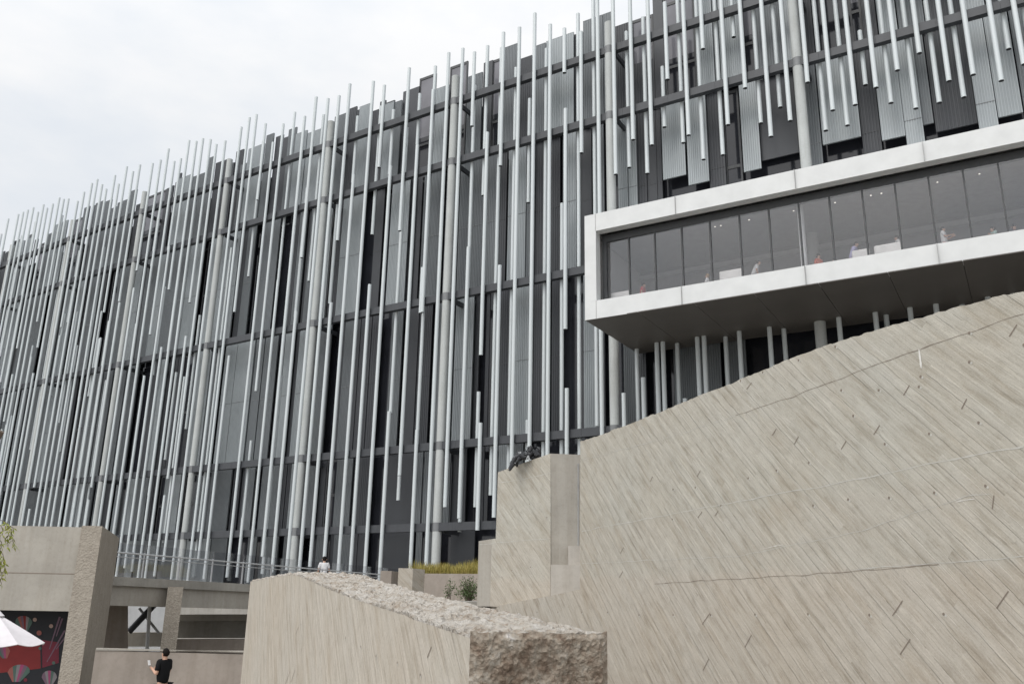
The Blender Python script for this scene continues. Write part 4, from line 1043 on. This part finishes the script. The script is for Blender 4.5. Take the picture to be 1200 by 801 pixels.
    fm.add([fc_ + V(-.016,-.012,-.012), fc_ + V(.016,-.012,-.012), fc_ + V(0,.018,-.008), fc_ + V(0,-.008,.035)], [(0,2,3),(2,1,3),(0,1,2)], 0, True)
    for sd in (-1,1): fm.tube(fc_ + V(sd*.085,-.10,-.01), fc_ + V(sd*.097,-.10,.02), .02*k, .014*k, 8)
    f_ = fm.build('face', 'skin', None); f_.parent = e
    # hands: palm, four fingers and a thumb, lightly curled
    for a0, a1, a2, sd in arms:
        d = (a2-a1).normalized(); sdv = d.cross(Vector((0,1,0))); sdv = sdv.normalized() if sdv.length > .1 else Vector((1,0,0)); up_ = sdv.cross(d).normalized(); hm = MB()
        hm.path([a2 - d*.01, a2 + d*.04, a2 + d*.085*k], [.024, .034, .030], 8)
        for q, (off, ln) in enumerate([(-.027,.062),(-.009,.074),(.009,.070),(.027,.054)]):
            p = a2 + d*.08*k + sdv*off; m1_ = p + d*ln*.55 + up_*.008; t1 = m1_ + d*ln*.4 + up_*.022; hm.path([p, m1_, t1], [.0095,.0085,.007], 6)
        p = a2 + d*.025 + sdv*.028; hm.path([p, p + d*.03 + sdv*.022, p + d*.06 + sdv*.024 + up_*.012], [.012,.010,.008], 6)
        hh = hm.build('hand', 'skin', None); hh.parent = e
    return e
# the person in black in the court, seen from behind the left shoulder, looking at a phone
pb_ = at(195, 760, 24.2); pz = pb_.z - 1.69
man = person(Vector((pb_.x, pb_.y, 0.0)), R_(63), 'person in black clothes holding up a phone in front of the court wall', shirt='black', trousers='black', armL=((.235,-.02,-.29), (.12,.24,-.20)), armR=((.22,.03,-.28), (.10,.26,-.20)), lean=.02, hgt=max(1.5, min(1.85, pb_.z)))
k = man.children[0]
ph_w = Vector((-.12*1.0, .37, 1.41)); mb = MB(); mb.box(-.034, .034, -.004, .004, -.06, .06)
po = mb.build('phone', 'whitecloth'); po.matrix_world = Matrix.Translation(man.location) @ Matrix.Rotation(man.rotation_euler.z, 4, 'Z') @ Matrix.Translation(Vector((-.13, .385, 1.33))) @ Matrix.Rotation(R_(-20), 4, 'X')
tag(po, 'pale phone held up by the person in black', 'phone')
pw = at(380.5, 653, 42.0)
person(Vector((pw.x, pw.y, TZ+.01)), R_(20), 'person in a white top with dark hair standing at the end of the footbridge', shirt='whitecloth', trousers='navy', hgt=1.78)

# visitors and furniture in the gallery
FZ = SZ - .118
GH = math.atan2((-NF).y, (-NF).x) - math.pi/2           # heading of someone looking out of the glass
def gp(px, dep): s_, _ = fac(px, 320 - (px-712)*.13, GG-dep); return s_
def visitor(px, dep, heading, label, sit=True, **kw):
    s_ = gp(px, dep); return person(FP(s_, GG-dep, FZ), GH + R_(heading), label, 'visitors inside the gallery box', sit=sit, **kw)
tab = ((.20,.10,-.26), (.12,.32,-.22))
visitor(751, 1.5, 90, 'visitor in a red top behind the second pane of the gallery', sit=False, shirt='red', hgt=1.5, lean=.25)
visitor(778, 2.4, 40, 'visitor in a grey top seated well back behind the third pane', shirt='greycloth')
visitor(828, 1.3, -80, 'light haired visitor in white seated beside the long white sofa', shirt='whitecloth', hair='fairhair', armL=tab, armR=tab, hgt=1.75)
visitor(880, 1.35, 100, 'visitor in a white shirt leaning forward right of the long white sofa', sit=False, shirt='whitecloth', lean=.55, hgt=1.58, trousers='greycloth')
visitor(958, 1.3, 60, 'visitor in an orange red top beside the round column', shirt='orange', hgt=1.8)
visitor(976, 1.9, -60, 'small visitor in white right of the orange red one', shirt='whitecloth', hgt=1.65)
visitor(995, 1.35, 80, 'visitor in a lilac shirt bending over the white armchair', sit=False, shirt='lilac', lean=.5, hgt=1.6)
visitor(1052, 1.4, -70, 'visitor in white at the right end of the low white sofa', sit=False, shirt='whitecloth', hgt=1.6, lean=.1)
visitor(1105, 1.3, 80, 'dark haired visitor in white and red looking along the glass', sit=False, shirt='whitecloth', hgt=1.6, armL=tab, armR=tab, trousers='red')
visitor(1162, 1.5, -60, 'visitor in pale green with an arm stretched along the sill', shirt='teal', armL=((.26,.14,-.20),(.40,.34,-.22)), hgt=1.75)
visitor(1187, 1.7, 30, 'visitor in navy seated near the right edge of the photograph', shirt='navy', hgt=1.75)
def sofa(pxa, pxb, dep, label, hgt=.95, deep=.8, name='sofa', cat='sofa'):
    sa, sb_ = gp(pxa, dep), gp(pxb, dep); s0, s1 = min(sa, sb_), max(sa, sb_); e = empty(name, FP((s0+s1)/2, GG-dep, FZ), label, cat, 'white seats inside the gallery box')
    def rb(n_, *a):
        mb = MB(); mb.fbox(*a); o = mb.build(n_, 'leather', e); bv = o.modifiers.new('b', 'BEVEL'); bv.width = .07; bv.segments = 3; return o
    rb('seat', s0+.13, s1-.13, GG-dep-deep, GG-dep-.22, FZ+.10, FZ+.46)
    rb('backrest', s0+.02, s1-.02, GG-dep-.2, GG-dep, FZ+.10, FZ+hgt)
    for n_, a, b_ in (('armrest', s0, s0+.14), ('armrest', s1-.14, s1)): rb(n_, a, b_, GG-dep-deep, GG-dep-.15, FZ+.08, FZ+.68)
    for a in (s0+.08, s1-.08):
        for o_2 in (GG-dep-.1, GG-dep-deep+.1): mb = MB(); mb.tube(FP(a, o_2, FZ), FP(a, o_2, FZ+.1), .02, seg=8); mb.build('leg', 'steel', e)
sofa(714, 737, .55, 'white armchair at the left end of the gallery', .92)
sofa(742, 752, .7, 'small white stool seat beside the visitor in red', .72, .5)
sofa(841, 870, .55, 'long white sofa with its back to the glass in the fifth pane', 1.05)
sofa(996, 1018, .55, 'white armchair below the visitor in lilac', .95)
sofa(1022, 1057, .55, 'low white sofa beside the armchair of the lilac visitor', 1.0)
